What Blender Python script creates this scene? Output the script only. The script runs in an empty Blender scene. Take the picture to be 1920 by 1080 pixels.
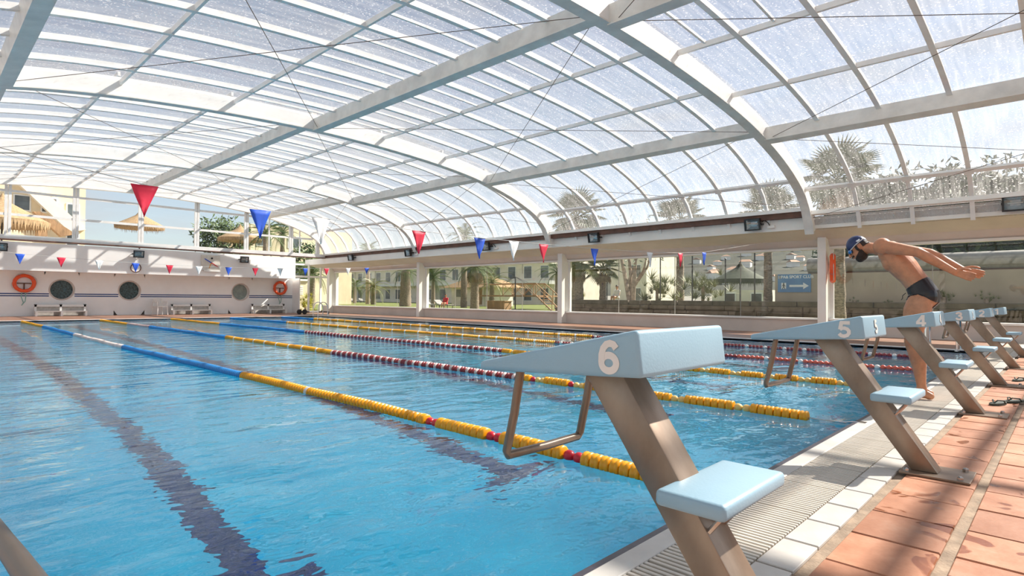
import bpy, bmesh, math, random
import numpy as np
from mathutils import Vector, Matrix, Euler
random.seed(7)
rng = np.random.default_rng(7)
SC = bpy.context.scene
COL = SC.collection

# ------------------------------------------------------------------ camera, world, sun, exposure
F_PX = 1090.57
CAM_H = 0.95
camd = bpy.data.cameras.new('camera'); camd.sensor_width = 36.0; camd.sensor_fit = 'HORIZONTAL'
camd.lens = F_PX * 36.0 / 1920.0; camd.clip_start = 0.02; camd.clip_end = 2000
cam = bpy.data.objects.new('camera', camd); COL.objects.link(cam)
d1 = Vector((-1133.0, -11.0, -F_PX)).normalized()          # pool length direction seen from the camera
d2 = Vector((1050.0, -28.0, -F_PX)); d2 = (d2 - d2.dot(d1) * d1).normalized()
up = d2.cross(d1)
rot = Matrix((d2, d1, up))                                 # world X = across, Y = along the pool, Z = up
cam.matrix_world = Matrix.Translation((0, 0, CAM_H)) @ rot.to_4x4()
SC.camera = cam

SUN_TRAVEL = Vector((-1.0, 0.42, -0.98)).normalized()
world = bpy.data.worlds.new('sky'); SC.world = world; world.use_nodes = True
wn = world.node_tree; wn.nodes.clear()
sky = wn.nodes.new('ShaderNodeTexSky'); sky.sky_type = 'NISHITA'; sky.sun_disc = False
sky.sun_elevation = math.radians(42); sky.sun_rotation = math.radians(113); sky.air_density = 1.0; sky.dust_density = 0.7; sky.ozone_density = 1.0
bgn = wn.nodes.new('ShaderNodeBackground'); bgn.inputs['Strength'].default_value = 0.13
wo = wn.nodes.new('ShaderNodeOutputWorld')
hsv = wn.nodes.new('ShaderNodeHueSaturation'); hsv.inputs['Saturation'].default_value = 0.68; wn.links.new(sky.outputs[0], hsv.inputs['Color'])
wtc = wn.nodes.new('ShaderNodeTexCoord'); wmp = wn.nodes.new('ShaderNodeMapping'); wmp.inputs['Scale'].default_value = (1.2, 1.2, 5.0); wn.links.new(wtc.outputs['Generated'], wmp.inputs[0])
wnz = wn.nodes.new('ShaderNodeTexNoise'); wnz.inputs['Scale'].default_value = 2.4; wnz.inputs['Detail'].default_value = 6.0; wnz.inputs['Distortion'].default_value = 0.7; wn.links.new(wmp.outputs[0], wnz.inputs['Vector'])
wrp = wn.nodes.new('ShaderNodeValToRGB'); wrp.color_ramp.elements[0].position = 0.42; wrp.color_ramp.elements[0].color = (0, 0, 0, 1); wrp.color_ramp.elements[1].position = 0.75; wrp.color_ramp.elements[1].color = (0.7, 0.7, 0.7, 1); wn.links.new(wnz.outputs[0], wrp.inputs[0])
wmx = wn.nodes.new('ShaderNodeMix'); wmx.data_type = 'RGBA'; wmx.inputs[7].default_value = (4.2, 4.25, 4.4, 1)      # thin cirrus over the whole sky
wn.links.new(wrp.outputs[0], wmx.inputs[0]); wn.links.new(hsv.outputs[0], wmx.inputs[6])
wn.links.new(wmx.outputs[2], bgn.inputs[0]); wn.links.new(bgn.outputs[0], wo.inputs[0])
sund = bpy.data.lights.new('sun', 'SUN'); sund.energy = 9.5; sund.angle = math.radians(0.8); sund.color = (1.0, 0.93, 0.83)
sun = bpy.data.objects.new('sun', sund); COL.objects.link(sun); sun.location = (30, -20, 40)
sun.rotation_euler = SUN_TRAVEL.to_track_quat('-Z', 'Y').to_euler()
SC.view_settings.view_transform = 'Standard'; SC.view_settings.look = 'None'
SC.view_settings.exposure = 0.34; SC.view_settings.gamma = 1.0; SC.view_settings.use_curve_mapping = False
SC.cycles.max_bounces = 12; SC.cycles.diffuse_bounces = 4; SC.cycles.glossy_bounces = 4
SC.cycles.transmission_bounces = 8; SC.cycles.transparent_max_bounces = 18
SC.cycles.use_denoising = True; SC.cycles.use_adaptive_sampling = True; SC.cycles.adaptive_threshold = 0.02

# ------------------------------------------------------------------ materials
def new_mat(name):
    m = bpy.data.materials.new(name); m.use_nodes = True
    nt = m.node_tree; nt.nodes.clear()
    out = nt.nodes.new('ShaderNodeOutputMaterial')
    return m, nt, out
def N(nt, t, **kw):
    n = nt.nodes.new(t)
    for k, v in kw.items():
        if k in n.inputs: n.inputs[k].default_value = v
        else: setattr(n, k, v)
    return n
def ramp(nt, fac, stops):
    r = nt.nodes.new('ShaderNodeValToRGB'); e = r.color_ramp.elements
    while len(e) < len(stops): e.new(0.5)
    for el, (p, c) in zip(e, stops): el.position = p; el.color = (*c, 1) if len(c) == 3 else c
    nt.links.new(fac, r.inputs[0]); return r.outputs[0]
def pbr(name, color, rough=0.5, metal=0.0, var=0.12, scale=6.0, bump=0.0, bscale=40.0, color2=None, stretch=None, spec=0.5, coat=0.0):
    m, nt, out = new_mat(name)
    p = N(nt, 'ShaderNodeBsdfPrincipled', Roughness=rough, Metallic=metal)
    p.inputs['Specular IOR Level'].default_value = spec
    if coat: p.inputs['Coat Weight'].default_value = coat
    tc = N(nt, 'ShaderNodeTexCoord'); mp = N(nt, 'ShaderNodeMapping')
    nt.links.new(tc.outputs['Object'], mp.inputs[0])
    if stretch: mp.inputs['Scale'].default_value = stretch
    nz = N(nt, 'ShaderNodeTexNoise', Scale=scale, Detail=5.0, Roughness=0.6)
    nt.links.new(mp.outputs[0], nz.inputs['Vector'])
    c = np.array(color); c2 = np.array(color2) if color2 is not None else c * (1 - var * 2)
    c1 = np.clip(c * (1 + var), 0, 1) if color2 is None else c
    col = ramp(nt, nz.outputs[0], [(0.32, tuple(c2)), (0.68, tuple(c1))])
    nt.links.new(col, p.inputs['Base Color'])
    if bump:
        nb = N(nt, 'ShaderNodeTexNoise', Scale=bscale, Detail=4.0)
        nt.links.new(mp.outputs[0], nb.inputs['Vector'])
        b = N(nt, 'ShaderNodeBump', Strength=bump, Distance=0.01)
        nt.links.new(nb.outputs[0], b.inputs['Height']); nt.links.new(b.outputs[0], p.inputs['Normal'])
    nt.links.new(p.outputs[0], out.inputs[0])
    return m
M = {}
M['white'] = pbr('white_paint', (0.83, 0.82, 0.79), 0.45, var=0.03, scale=1.2)
M['wall_white'] = pbr('wall_paint', (0.90, 0.90, 0.89), 0.7, var=0.03, scale=0.8, bump=0.15, bscale=30)
M['frame_white'] = pbr('frame_paint', (0.82, 0.82, 0.80), 0.35, var=0.04, scale=3)
M['beam'] = pbr('galvanised_paint', (0.74, 0.73, 0.69), 0.4, var=0.08, scale=2.5)
M['soffit'] = pbr('soffit_cladding', (0.60, 0.535, 0.49), 0.6, var=0.05, scale=1.0)
M['brown'] = pbr('rail_brown', (0.13, 0.06, 0.04), 0.6, var=0.2, scale=3)
M['grout'] = pbr('grout', (0.36, 0.27, 0.19), 0.9, var=0.2, scale=9, bump=0.4, bscale=80)
M['coping'] = pbr('coping', (0.58, 0.555, 0.51), 0.45, var=0.06, scale=5)
M['white_tile'] = pbr('white_tile', (0.60, 0.565, 0.51), 0.4, var=0.07, scale=5, bump=0.1, bscale=60)
M['slat'] = pbr('grate_plastic', (0.64, 0.585, 0.50), 0.4, var=0.05, scale=8)
M['dark_gap'] = pbr('channel', (0.05, 0.035, 0.025), 0.8)
M['navy'] = pbr('navy_tile', (0.010, 0.022, 0.11), 0.35, var=0.25, scale=20)
M['edge_tile'] = pbr('edge_tile', (0.05, 0.045, 0.06), 0.35, var=0.25, scale=20)
M['block_blue'] = pbr('block_grp', (0.295, 0.45, 0.545), 0.42, var=0.02, scale=3, bump=0.08, bscale=120)
M['number'] = pbr('number_paint', (0.80, 0.74, 0.68), 0.6, var=0.03)
M['steel'] = pbr('brushed_steel', (0.34, 0.26, 0.195), 0.36, metal=0.45, var=0.16, scale=7, color2=(0.20, 0.135, 0.09), stretch=(1, 0.5, 0.35))
M['steel_tube'] = pbr('steel_tube', (0.55, 0.52, 0.49), 0.25, metal=0.9, var=0.1, scale=10)
M['chrome'] = pbr('polished_steel', (0.75, 0.75, 0.74), 0.15, metal=1.0, var=0.05)
M['black'] = pbr('black_plastic', (0.02, 0.02, 0.022), 0.4)
M['yellow'] = pbr('float_yellow', (0.82, 0.36, 0.005), 0.35, var=0.06)
M['paleyel'] = pbr('float_pale', (0.85, 0.55, 0.16), 0.4, var=0.06)
M['red'] = pbr('float_red', (0.60, 0.015, 0.03), 0.35, var=0.06)
M['dkred'] = pbr('float_dark_red', (0.30, 0.035, 0.04), 0.4, var=0.1)
M['coral'] = pbr('float_coral', (0.72, 0.13, 0.08), 0.4, var=0.08)
M['fwhite'] = pbr('float_white', (0.80, 0.76, 0.72), 0.4, var=0.05)
M['pink'] = pbr('float_faded', (0.74, 0.62, 0.58), 0.4, var=0.08)
M['blue'] = pbr('float_blue', (0.02, 0.22, 0.55), 0.35, var=0.1)
M['flag_red'] = pbr('flag_red', (0.70, 0.02, 0.06), 0.6, var=0.05)
M['flag_blue'] = pbr('flag_blue', (0.02, 0.10, 0.60), 0.6, var=0.05)
M['flag_white'] = pbr('flag_white', (0.85, 0.84, 0.82), 0.6, var=0.03)
M['string'] = pbr('string', (0.6, 0.58, 0.55), 0.8)
M['cable'] = pbr('cable', (0.10, 0.07, 0.05), 0.6)
M['orange'] = pbr('lifebuoy_orange', (0.85, 0.10, 0.02), 0.4, var=0.05)
M['stripe_blue'] = pbr('stripe_blue', (0.02, 0.06, 0.22), 0.5)
M['skin'] = pbr('skin', (0.54, 0.24, 0.125), 0.45, var=0.10, scale=14, bump=0.06, bscale=200)
M['hair'] = pbr('hair', (0.035, 0.018, 0.010), 0.55, var=0.3, scale=60, bump=0.8, bscale=120)
M['trunks'] = pbr('trunks', (0.012, 0.010, 0.012), 0.32, var=0.2)
M['cap'] = pbr('cap', (0.015, 0.03, 0.11), 0.35, var=0.15, scale=20, bump=0.2, bscale=60)
M['capblue'] = pbr('cap_blue', (0.02, 0.10, 0.42), 0.4, var=0.1)
M['goggle'] = pbr('goggle_lens', (0.02, 0.15, 0.45), 0.08, var=0.1, coat=1.0)
M['green'] = pbr('rubber_green', (0.035, 0.05, 0.035), 0.6)
M['trunk'] = pbr('palm_trunk', (0.30, 0.24, 0.18), 0.9, var=0.3, scale=9, bump=1.0, bscale=18, stretch=(1, 1, 2.5))
M['bark'] = pbr('bark', (0.42, 0.33, 0.26), 0.9, var=0.25, scale=6, bump=0.8, bscale=20)
M['frond'] = pbr('frond', (0.13, 0.19, 0.05), 0.55, color2=(0.05, 0.09, 0.025), scale=2.0)
M['frond2'] = pbr('frond_pale', (0.30, 0.31, 0.13), 0.55, color2=(0.10, 0.13, 0.04), scale=2.0)
M['dryfrond'] = pbr('dry_frond', (0.40, 0.28, 0.15), 0.8, var=0.2)
M['leaf'] = pbr('leaf', (0.10, 0.15, 0.05), 0.6, color2=(0.04, 0.07, 0.02), scale=1.5)
M['yelleaf'] = pbr('yellow_leaf', (0.55, 0.48, 0.05), 0.6, color2=(0.25, 0.28, 0.04), scale=6)
M['lawn'] = pbr('lawn', (0.20, 0.22, 0.055), 0.9, color2=(0.10, 0.14, 0.03), scale=2.5, bump=0.8, bscale=30)
M['cream'] = pbr('cream_render', (0.78, 0.66, 0.46), 0.8, var=0.05, scale=1.0)
M['pale'] = pbr('pale_render', (0.80, 0.74, 0.64), 0.8, var=0.05, scale=1.0)
M['beige'] = pbr('beige_wall', (0.42, 0.355, 0.28), 0.85, var=0.07, scale=1.0)
M['glassdark'] = pbr('window_dark', (0.10, 0.12, 0.13), 0.12, var=0.3, scale=0.7)
M['stone'] = pbr('stone', (0.16, 0.125, 0.095), 0.9, color2=(0.07, 0.055, 0.04), scale=3.0, bump=0.9, bscale=14)
M['thatch'] = pbr('thatch', (0.45, 0.31, 0.17), 0.95, color2=(0.25, 0.16, 0.08), scale=12, bump=1.0, bscale=40, stretch=(1, 1, 0.2))
M['wood'] = pbr('wood', (0.40, 0.24, 0.12), 0.7, var=0.2, scale=6, stretch=(1, 1, 0.2))
M['sign'] = pbr('sign_blue', (0.08, 0.25, 0.50), 0.5, color2=(0.05, 0.17, 0.40), scale=3)
M['sign_white'] = pbr('sign_white', (0.75, 0.80, 0.84), 0.5, var=0.03)
M['hill'] = pbr('hill', (0.045, 0.05, 0.03), 0.95, color2=(0.014, 0.018, 0.011), scale=0.09)
M['hroof'] = pbr('house_roof', (0.42, 0.26, 0.18), 0.8)
M['rail_shaded'] = pbr('shaded_steel', (0.10, 0.075, 0.058), 0.4, metal=0.4, var=0.1)  # steel with shadow put into its colour, for the corner ladder rail
M['house_wall'] = pbr('house_wall', (0.92, 0.90, 0.86), 0.8, var=0.03)
M['hedge'] = pbr('hedge', (0.045, 0.06, 0.028), 0.8, color2=(0.015, 0.025, 0.012), scale=4, bump=1.0, bscale=8)
M['grey'] = pbr('grey_metal', (0.33, 0.32, 0.30), 0.5, var=0.1)
M['rope_green'] = pbr('rope_green', (0.25, 0.45, 0.40), 0.8)
M['hand_red'] = M['flag_red']; 

def terracotta():
    m, nt, out = new_mat('terracotta')
    p = N(nt, 'ShaderNodeBsdfPrincipled'); p.inputs['Specular IOR Level'].default_value = 0.4
    geo = N(nt, 'ShaderNodeNewGeometry'); oi = N(nt, 'ShaderNodeObjectInfo')
    nz = N(nt, 'ShaderNodeTexNoise', Scale=5.0, Detail=6.0, Roughness=0.65); nt.links.new(geo.outputs['Position'], nz.inputs['Vector'])
    base = ramp(nt, nz.outputs[0], [(0.3, (0.36, 0.145, 0.07)), (0.55, (0.47, 0.215, 0.12)), (0.8, (0.53, 0.32, 0.215))])
    hs = N(nt, 'ShaderNodeHueSaturation'); mr = N(nt, 'ShaderNodeMapRange'); mr.inputs[3].default_value = 0.8; mr.inputs[4].default_value = 1.15
    nt.links.new(oi.outputs['Random'], mr.inputs[0]); nt.links.new(mr.outputs[0], hs.inputs['Value']); nt.links.new(base, hs.inputs['Color'])
    wet = N(nt, 'ShaderNodeTexNoise', Scale=4.2, Detail=2.0, Roughness=0.5, Distortion=0.8); nt.links.new(geo.outputs['Position'], wet.inputs['Vector'])
    wm = ramp(nt, wet.outputs[0], [(0.62, (0, 0, 0)), (0.65, (1, 1, 1))])
    mx = N(nt, 'ShaderNodeMix', data_type='RGBA', blend_type='MULTIPLY'); mx.inputs[7].default_value = (0.60, 0.48, 0.42, 1)
    nt.links.new(wm, mx.inputs[0]); nt.links.new(hs.outputs[0], mx.inputs[6]); nt.links.new(mx.outputs[2], p.inputs['Base Color'])
    r2 = N(nt, 'ShaderNodeMapRange'); r2.inputs[3].default_value = 0.55; r2.inputs[4].default_value = 0.15
    nt.links.new(wm, r2.inputs[0]); nt.links.new(r2.outputs[0], p.inputs['Roughness'])
    b = N(nt, 'ShaderNodeBump', Strength=0.25, Distance=0.004); nb = N(nt, 'ShaderNodeTexNoise', Scale=45.0, Detail=4.0)
    nt.links.new(geo.outputs['Position'], nb.inputs['Vector']); nt.links.new(nb.outputs[0], b.inputs['Height']); nt.links.new(b.outputs[0], p.inputs['Normal'])
    nt.links.new(p.outputs[0], out.inputs[0]); return m
M['terracotta'] = terracotta()

def deck_far_mat():
    m, nt, out = new_mat('deck_brick_tiles')
    p = N(nt, 'ShaderNodeBsdfPrincipled', Roughness=0.4)
    geo = N(nt, 'ShaderNodeNewGeometry')
    bt = N(nt, 'ShaderNodeTexBrick', Scale=1.0); bt.offset = 0.0
    bt.inputs['Color1'].default_value = (0.30, 0.155, 0.10, 1); bt.inputs['Color2'].default_value = (0.25, 0.125, 0.08, 1)
    bt.inputs['Mortar'].default_value = (0.26, 0.19, 0.14, 1); bt.inputs['Mortar Size'].default_value = 0.012
    bt.inputs['Brick Width'].default_value = 0.35; bt.inputs['Row Height'].default_value = 0.35
    nt.links.new(geo.outputs['Position'], bt.inputs['Vector']); nt.links.new(bt.outputs[0], p.inputs['Base Color'])
    nt.links.new(p.outputs[0], out.inputs[0]); return m
M['deck_far'] = deck_far_mat()

def pool_tile():
    m, nt, out = new_mat('pool_mosaic')
    p = N(nt, 'ShaderNodeBsdfPrincipled', Roughness=0.4)
    geo = N(nt, 'ShaderNodeNewGeometry')
    nz = N(nt, 'ShaderNodeTexNoise', Scale=1.5, Detail=3.0); nt.links.new(geo.outputs['Position'], nz.inputs['Vector'])
    col = ramp(nt, nz.outputs[0], [(0.3, (0.003, 0.335, 0.56)), (0.7, (0.009, 0.42, 0.65))])
    nt.links.new(col, p.inputs['Base Color']); nt.links.new(p.outputs[0], out.inputs[0]); return m
M['pool'] = pool_tile()

def water_mat():
    m, nt, out = new_mat('pool_water')
    geo = N(nt, 'ShaderNodeNewGeometry')
    def layer(sx, sy, scale, detail, dist, amt):
        mp = N(nt, 'ShaderNodeMapping'); mp.inputs['Scale'].default_value = (sx, sy, 1)
        nt.links.new(geo.outputs['Position'], mp.inputs[0])
        nz = N(nt, 'ShaderNodeTexNoise', Scale=scale, Detail=detail, Roughness=0.5, Distortion=dist)
        nt.links.new(mp.outputs[0], nz.inputs['Vector'])
        mu = N(nt, 'ShaderNodeMath', operation='MULTIPLY'); mu.inputs[1].default_value = amt
        nt.links.new(nz.outputs[0], mu.inputs[0]); return mu.outputs[0]
    a = layer(0.45, 1.0, 1.6, 2.0, 0.6, 1.0)
    b = layer(0.6, 1.0, 6.0, 2.0, 0.4, 0.30)
    c = layer(0.8, 1.0, 20.0, 1.0, 0.0, 0.05)
    s1 = N(nt, 'ShaderNodeMath', operation='ADD'); s2 = N(nt, 'ShaderNodeMath', operation='ADD')
    nt.links.new(a, s1.inputs[0]); nt.links.new(b, s1.inputs[1]); nt.links.new(s1.outputs[0], s2.inputs[0]); nt.links.new(c, s2.inputs[1])
    bp = N(nt, 'ShaderNodeBump', Strength=1.0, Distance=0.033)
    nt.links.new(s2.outputs[0], bp.inputs['Height'])
    g = N(nt, 'ShaderNodeBsdfGlass', Roughness=0.0, IOR=1.333); g.inputs['Color'].default_value = (0.90, 0.98, 1.0, 1)
    nt.links.new(bp.outputs[0], g.inputs['Normal']); nt.links.new(g.outputs[0], out.inputs[0]); return m
M['water'] = water_mat()

def schlick(nt, f0, f1=1.0):
    lw = N(nt, 'ShaderNodeLayerWeight', Blend=0.5)
    pw = N(nt, 'ShaderNodeMath', operation='POWER'); pw.inputs[1].default_value = 5.0; nt.links.new(lw.outputs['Facing'], pw.inputs[0])
    ma = N(nt, 'ShaderNodeMath', operation='MULTIPLY_ADD'); ma.inputs[1].default_value = f1-f0; ma.inputs[2].default_value = f0
    nt.links.new(pw.outputs[0], ma.inputs[0]); return ma.outputs[0]
def glass_mat(name, tint=(0.95, 0.97, 0.97), refl=1.0, haze=0.0):
    m, nt, out = new_mat(name)
    t = N(nt, 'ShaderNodeBsdfTransparent'); t.inputs[0].default_value = (*tint, 1)
    g = N(nt, 'ShaderNodeBsdfGlossy', Roughness=0.01)
    mu = schlick(nt, 0.03*refl, 0.45)
    mx = N(nt, 'ShaderNodeMixShader'); nt.links.new(mu, mx.inputs[0]); nt.links.new(t.outputs[0], mx.inputs[1]); nt.links.new(g.outputs[0], mx.inputs[2])
    last = mx
    if haze:
        d = N(nt, 'ShaderNodeBsdfTranslucent'); d.inputs[0].default_value = (0.8, 0.78, 0.72, 1)
        m2 = N(nt, 'ShaderNodeMixShader'); m2.inputs[0].default_value = haze
        nt.links.new(mx.outputs[0], m2.inputs[1]); nt.links.new(d.outputs[0], m2.inputs[2]); last = m2
    nt.links.new(last.outputs[0], out.inputs[0]); return m
M['glass'] = glass_mat('window_glass', (0.95, 0.95, 0.93), 1.0, 0.0)
M['glass_clear'] = glass_mat('clear_glass', (0.96, 0.97, 0.97), 1.0)

def polycarb():
    m, nt, out = new_mat('polycarbonate_sheet')
    t = N(nt, 'ShaderNodeBsdfTransparent'); t.inputs[0].default_value = (0.77, 0.77, 0.785, 1)
    tl = N(nt, 'ShaderNodeBsdfTranslucent'); tl.inputs[0].default_value = (0.84, 0.82, 0.80, 1)
    df = N(nt, 'ShaderNodeBsdfDiffuse'); df.inputs[0].default_value = (0.80, 0.78, 0.75, 1)
    gl = N(nt, 'ShaderNodeBsdfGlossy', Roughness=0.12)
    geo = N(nt, 'ShaderNodeNewGeometry')
    mp = N(nt, 'ShaderNodeMapping'); mp.inputs['Scale'].default_value = (0.5, 6.0, 0.35); nt.links.new(geo.outputs['Position'], mp.inputs[0])
    nz = N(nt, 'ShaderNodeTexNoise', Scale=2.2, Detail=6.0, Roughness=0.65, Distortion=0.6); nt.links.new(mp.outputs[0], nz.inputs['Vector'])
    streak = ramp(nt, nz.outputs[0], [(0.35, (0.05, 0.05, 0.05)), (0.60, (0.15, 0.15, 0.15)), (0.75, (0.32, 0.32, 0.32))])
    vo = N(nt, 'ShaderNodeTexNoise', Scale=28.0, Detail=1.0); nt.links.new(geo.outputs['Position'], vo.inputs['Vector'])
    drops = ramp(nt, vo.outputs[0], [(0.62, (0, 0, 0)), (0.70, (0.30, 0.30, 0.30))])
    ad = N(nt, 'ShaderNodeMath', operation='ADD'); ad.use_clamp = True
    nt.links.new(streak, ad.inputs[0]); nt.links.new(drops, ad.inputs[1])
    m0 = N(nt, 'ShaderNodeMixShader'); m0.inputs[0].default_value = 0.25
    nt.links.new(tl.outputs[0], m0.inputs[1]); nt.links.new(df.outputs[0], m0.inputs[2])
    m1 = N(nt, 'ShaderNodeMixShader'); nt.links.new(ad.outputs[0], m1.inputs[0]); nt.links.new(t.outputs[0], m1.inputs[1]); nt.links.new(m0.outputs[0], m1.inputs[2])
    fr = schlick(nt, 0.025, 0.5); m2 = N(nt, 'ShaderNodeMixShader')
    nt.links.new(fr, m2.inputs[0]); nt.links.new(m1.outputs[0], m2.inputs[1]); nt.links.new(gl.outputs[0], m2.inputs[2])
    nt.links.new(m2.outputs[0], out.inputs[0]); return m
M['poly'] = polycarb()

# ------------------------------------------------------------------ mesh helpers
class MB:
    def __init__(s): s.v = []; s.f = []
    def add(s, vs, fs):
        b = len(s.v); s.v += [tuple(map(float, v)) for v in vs]; s.f += [tuple(b + i for i in f) for f in fs]; return s
    def box(s, x0, x1, y0, y1, z0, z1):
        return s.add([(x0,y0,z0),(x1,y0,z0),(x1,y1,z0),(x0,y1,z0),(x0,y0,z1),(x1,y0,z1),(x1,y1,z1),(x0,y1,z1)],
                     [(3,2,1,0),(4,5,6,7),(0,1,5,4),(1,2,6,5),(2,3,7,6),(3,0,4,7)])
    def obox(s, c, ex, ey, ez, hx, hy, hz):
        c, ex, ey, ez = Vector(c), Vector(ex), Vector(ey), Vector(ez); vs = []
        for k in (-1, 1):
            for a, b in ((-1,-1),(1,-1),(1,1),(-1,1)): vs.append(c + ex*a*hx + ey*b*hy + ez*k*hz)
        return s.add(vs, [(3,2,1,0),(4,5,6,7),(0,1,5,4),(1,2,6,5),(2,3,7,6),(3,0,4,7)])
    def prism(s, poly, axis, a, b):
        n = len(poly)
        def P(p, t):
            if axis == 'x': return (t, p[0], p[1])
            if axis == 'y': return (p[0], t, p[1])
            return (p[0], p[1], t)
        vs = [P(p, a) for p in poly] + [P(p, b) for p in poly]
        fs = [tuple(range(n))[::-1], tuple(range(n, 2*n))] + [(i, (i+1) % n, n+(i+1) % n, n+i) for i in range(n)]
        return s.add(vs, fs)
    def tube(s, pts, r, n=8, closed=False, caps=True):
        pts = [Vector(p) for p in pts]; m = len(pts); rs = r if isinstance(r, (list, tuple)) else [r]*m
        rings = []; prev = None
        for i, p in enumerate(pts):
            if closed: t = (pts[(i+1) % m] - pts[i-1])
            else: t = pts[min(i+1, m-1)] - pts[max(i-1, 0)]
            t.normalize()
            if prev is None:
                u = t.orthogonal().normalized()
            else:
                u = (prev - t * prev.dot(t)); u = u.normalized() if u.length > 1e-6 else t.orthogonal().normalized()
            prev = u; w = t.cross(u)
            rings.append([p + (u*math.cos(2*math.pi*k/n) + w*math.sin(2*math.pi*k/n)) * rs[i] for k in range(n)])
        vs = [v for rg in rings for v in rg]; fs = []
        for i in range(m if closed else m-1):
            j = (i+1) % m
            for k in range(n): fs.append((i*n+k, i*n+(k+1) % n, j*n+(k+1) % n, j*n+k))
        if caps and not closed: fs += [tuple(range(n))[::-1], tuple(range((m-1)*n, m*n))]
        return s.add(vs, fs)
    def lathe(s, prof, n=16, axis='z', c=(0,0,0)):
        vs = []; m = len(prof)
        for r, h in prof:
            for k in range(n):
                a = 2*math.pi*k/n; q = (r*math.cos(a), r*math.sin(a), h)
                if axis == 'y': q = (q[0], q[2], q[1])
                if axis == 'x': q = (q[2], q[0], q[1])
                vs.append((q[0]+c[0], q[1]+c[1], q[2]+c[2]))
        fs = [(i*n+k, i*n+(k+1) % n, (i+1)*n+(k+1) % n, (i+1)*n+k) for i in range(m-1) for k in range(n)]
        fs += [tuple(range(n))[::-1], tuple(range((m-1)*n, m*n))]
        return s.add(vs, fs)
    def ball(s, c, r, n=8, m=6, rot=None):
        rx, ry, rz = r if isinstance(r, (tuple, list)) else (r, r, r); vs = []; c = Vector(c)
        for i in range(1, m):
            th = math.pi*i/m
            for k in range(n):
                a = 2*math.pi*k/n; v = Vector((rx*math.sin(th)*math.cos(a), ry*math.sin(th)*math.sin(a), rz*math.cos(th)))
                vs.append(c + (rot @ v if rot else v))
        t = Vector((0,0,rz)); vs += [c + (rot @ t if rot else t), c - (rot @ t if rot else t)]
        T = (m-1)*n; B = T+1; fs = []
        for i in range(m-2):
            for k in range(n): fs.append((i*n+k, (i+1)*n+k, (i+1)*n+(k+1) % n, i*n+(k+1) % n))
        for k in range(n): fs.append((T, k, (k+1) % n)); fs.append((B, (m-2)*n+(k+1) % n, (m-2)*n+k))
        return s.add(vs, fs)
    def mesh(s, name, mat, smooth=False, bevel=0.0, seg=2):
        me = bpy.data.meshes.new(name); me.from_pydata(s.v, [], s.f)
        bm = bmesh.new(); bm.from_mesh(me); bmesh.ops.recalc_face_normals(bm, faces=bm.faces)
        if bevel:
            es = [e for e in bm.edges if len(e.link_faces) == 2 and e.calc_face_angle(0) > 0.5]
            bmesh.ops.bevel(bm, geom=es, offset=bevel, segments=seg, affect='EDGES', profile=0.5, clamp_overlap=True)
        bm.to_mesh(me); bm.free(); me.materials.append(M[mat] if isinstance(mat, str) else mat)
        if smooth:
            for p in me.polygons: p.use_smooth = True
            if smooth != 'all':
                try: me.set_sharp_from_angle(angle=math.radians(40))
                except Exception: pass
        return me
    def build(s, name, mat, parent=None, smooth=False, bevel=0.0, seg=2, loc=None):
        return put(name, s.mesh(name, mat, smooth, bevel, seg), parent, loc)
def put(name, me, parent=None, loc=None, rot=None, scale=None):
    o = bpy.data.objects.new(name, me); COL.objects.link(o); o.parent = parent
    if loc is not None: o.location = loc
    if rot is not None: o.rotation_euler = rot
    if scale is not None: o.scale = scale
    return o
def thing(name, label, cat, loc=(0,0,0), rz=0.0, group=None, kind=None):
    o = bpy.data.objects.new(name, None); o.empty_display_size = 0.2; COL.objects.link(o); o.location = loc; o.rotation_euler = (0,0,rz)
    return tag(o, label, cat, group, kind)
def tag(o, label=None, cat=None, group=None, kind=None):
    if label: o['label'] = label
    if cat: o['category'] = cat
    if group: o['group'] = group
    if kind: o['kind'] = kind
    return o
def struct(name, label, cat, loc=(0,0,0)):
    return thing(name, label, cat, loc, kind='structure')
def copy_tree(o, parent=None):
    c = o.copy(); COL.objects.link(c); c.parent = parent
    for ch in list(o.children): copy_tree(ch, c)
    return c
def text_mesh(s, size, mat, bold=0.0, depth=0.002, align='CENTER'):
    cu = bpy.data.curves.new('lettering', 'FONT'); cu.body = s; cu.size = size; cu.extrude = depth; cu.offset = bold
    cu.align_x = align; cu.align_y = 'CENTER'; cu.resolution_u = 4
    ob = bpy.data.objects.new('lettering', cu); COL.objects.link(ob)
    dg = bpy.context.evaluated_depsgraph_get(); me = bpy.data.meshes.new_from_object(ob.evaluated_get(dg))
    bpy.data.objects.remove(ob); bpy.data.curves.remove(cu); me.materials.clear(); me.materials.append(M[mat]); return me
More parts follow.
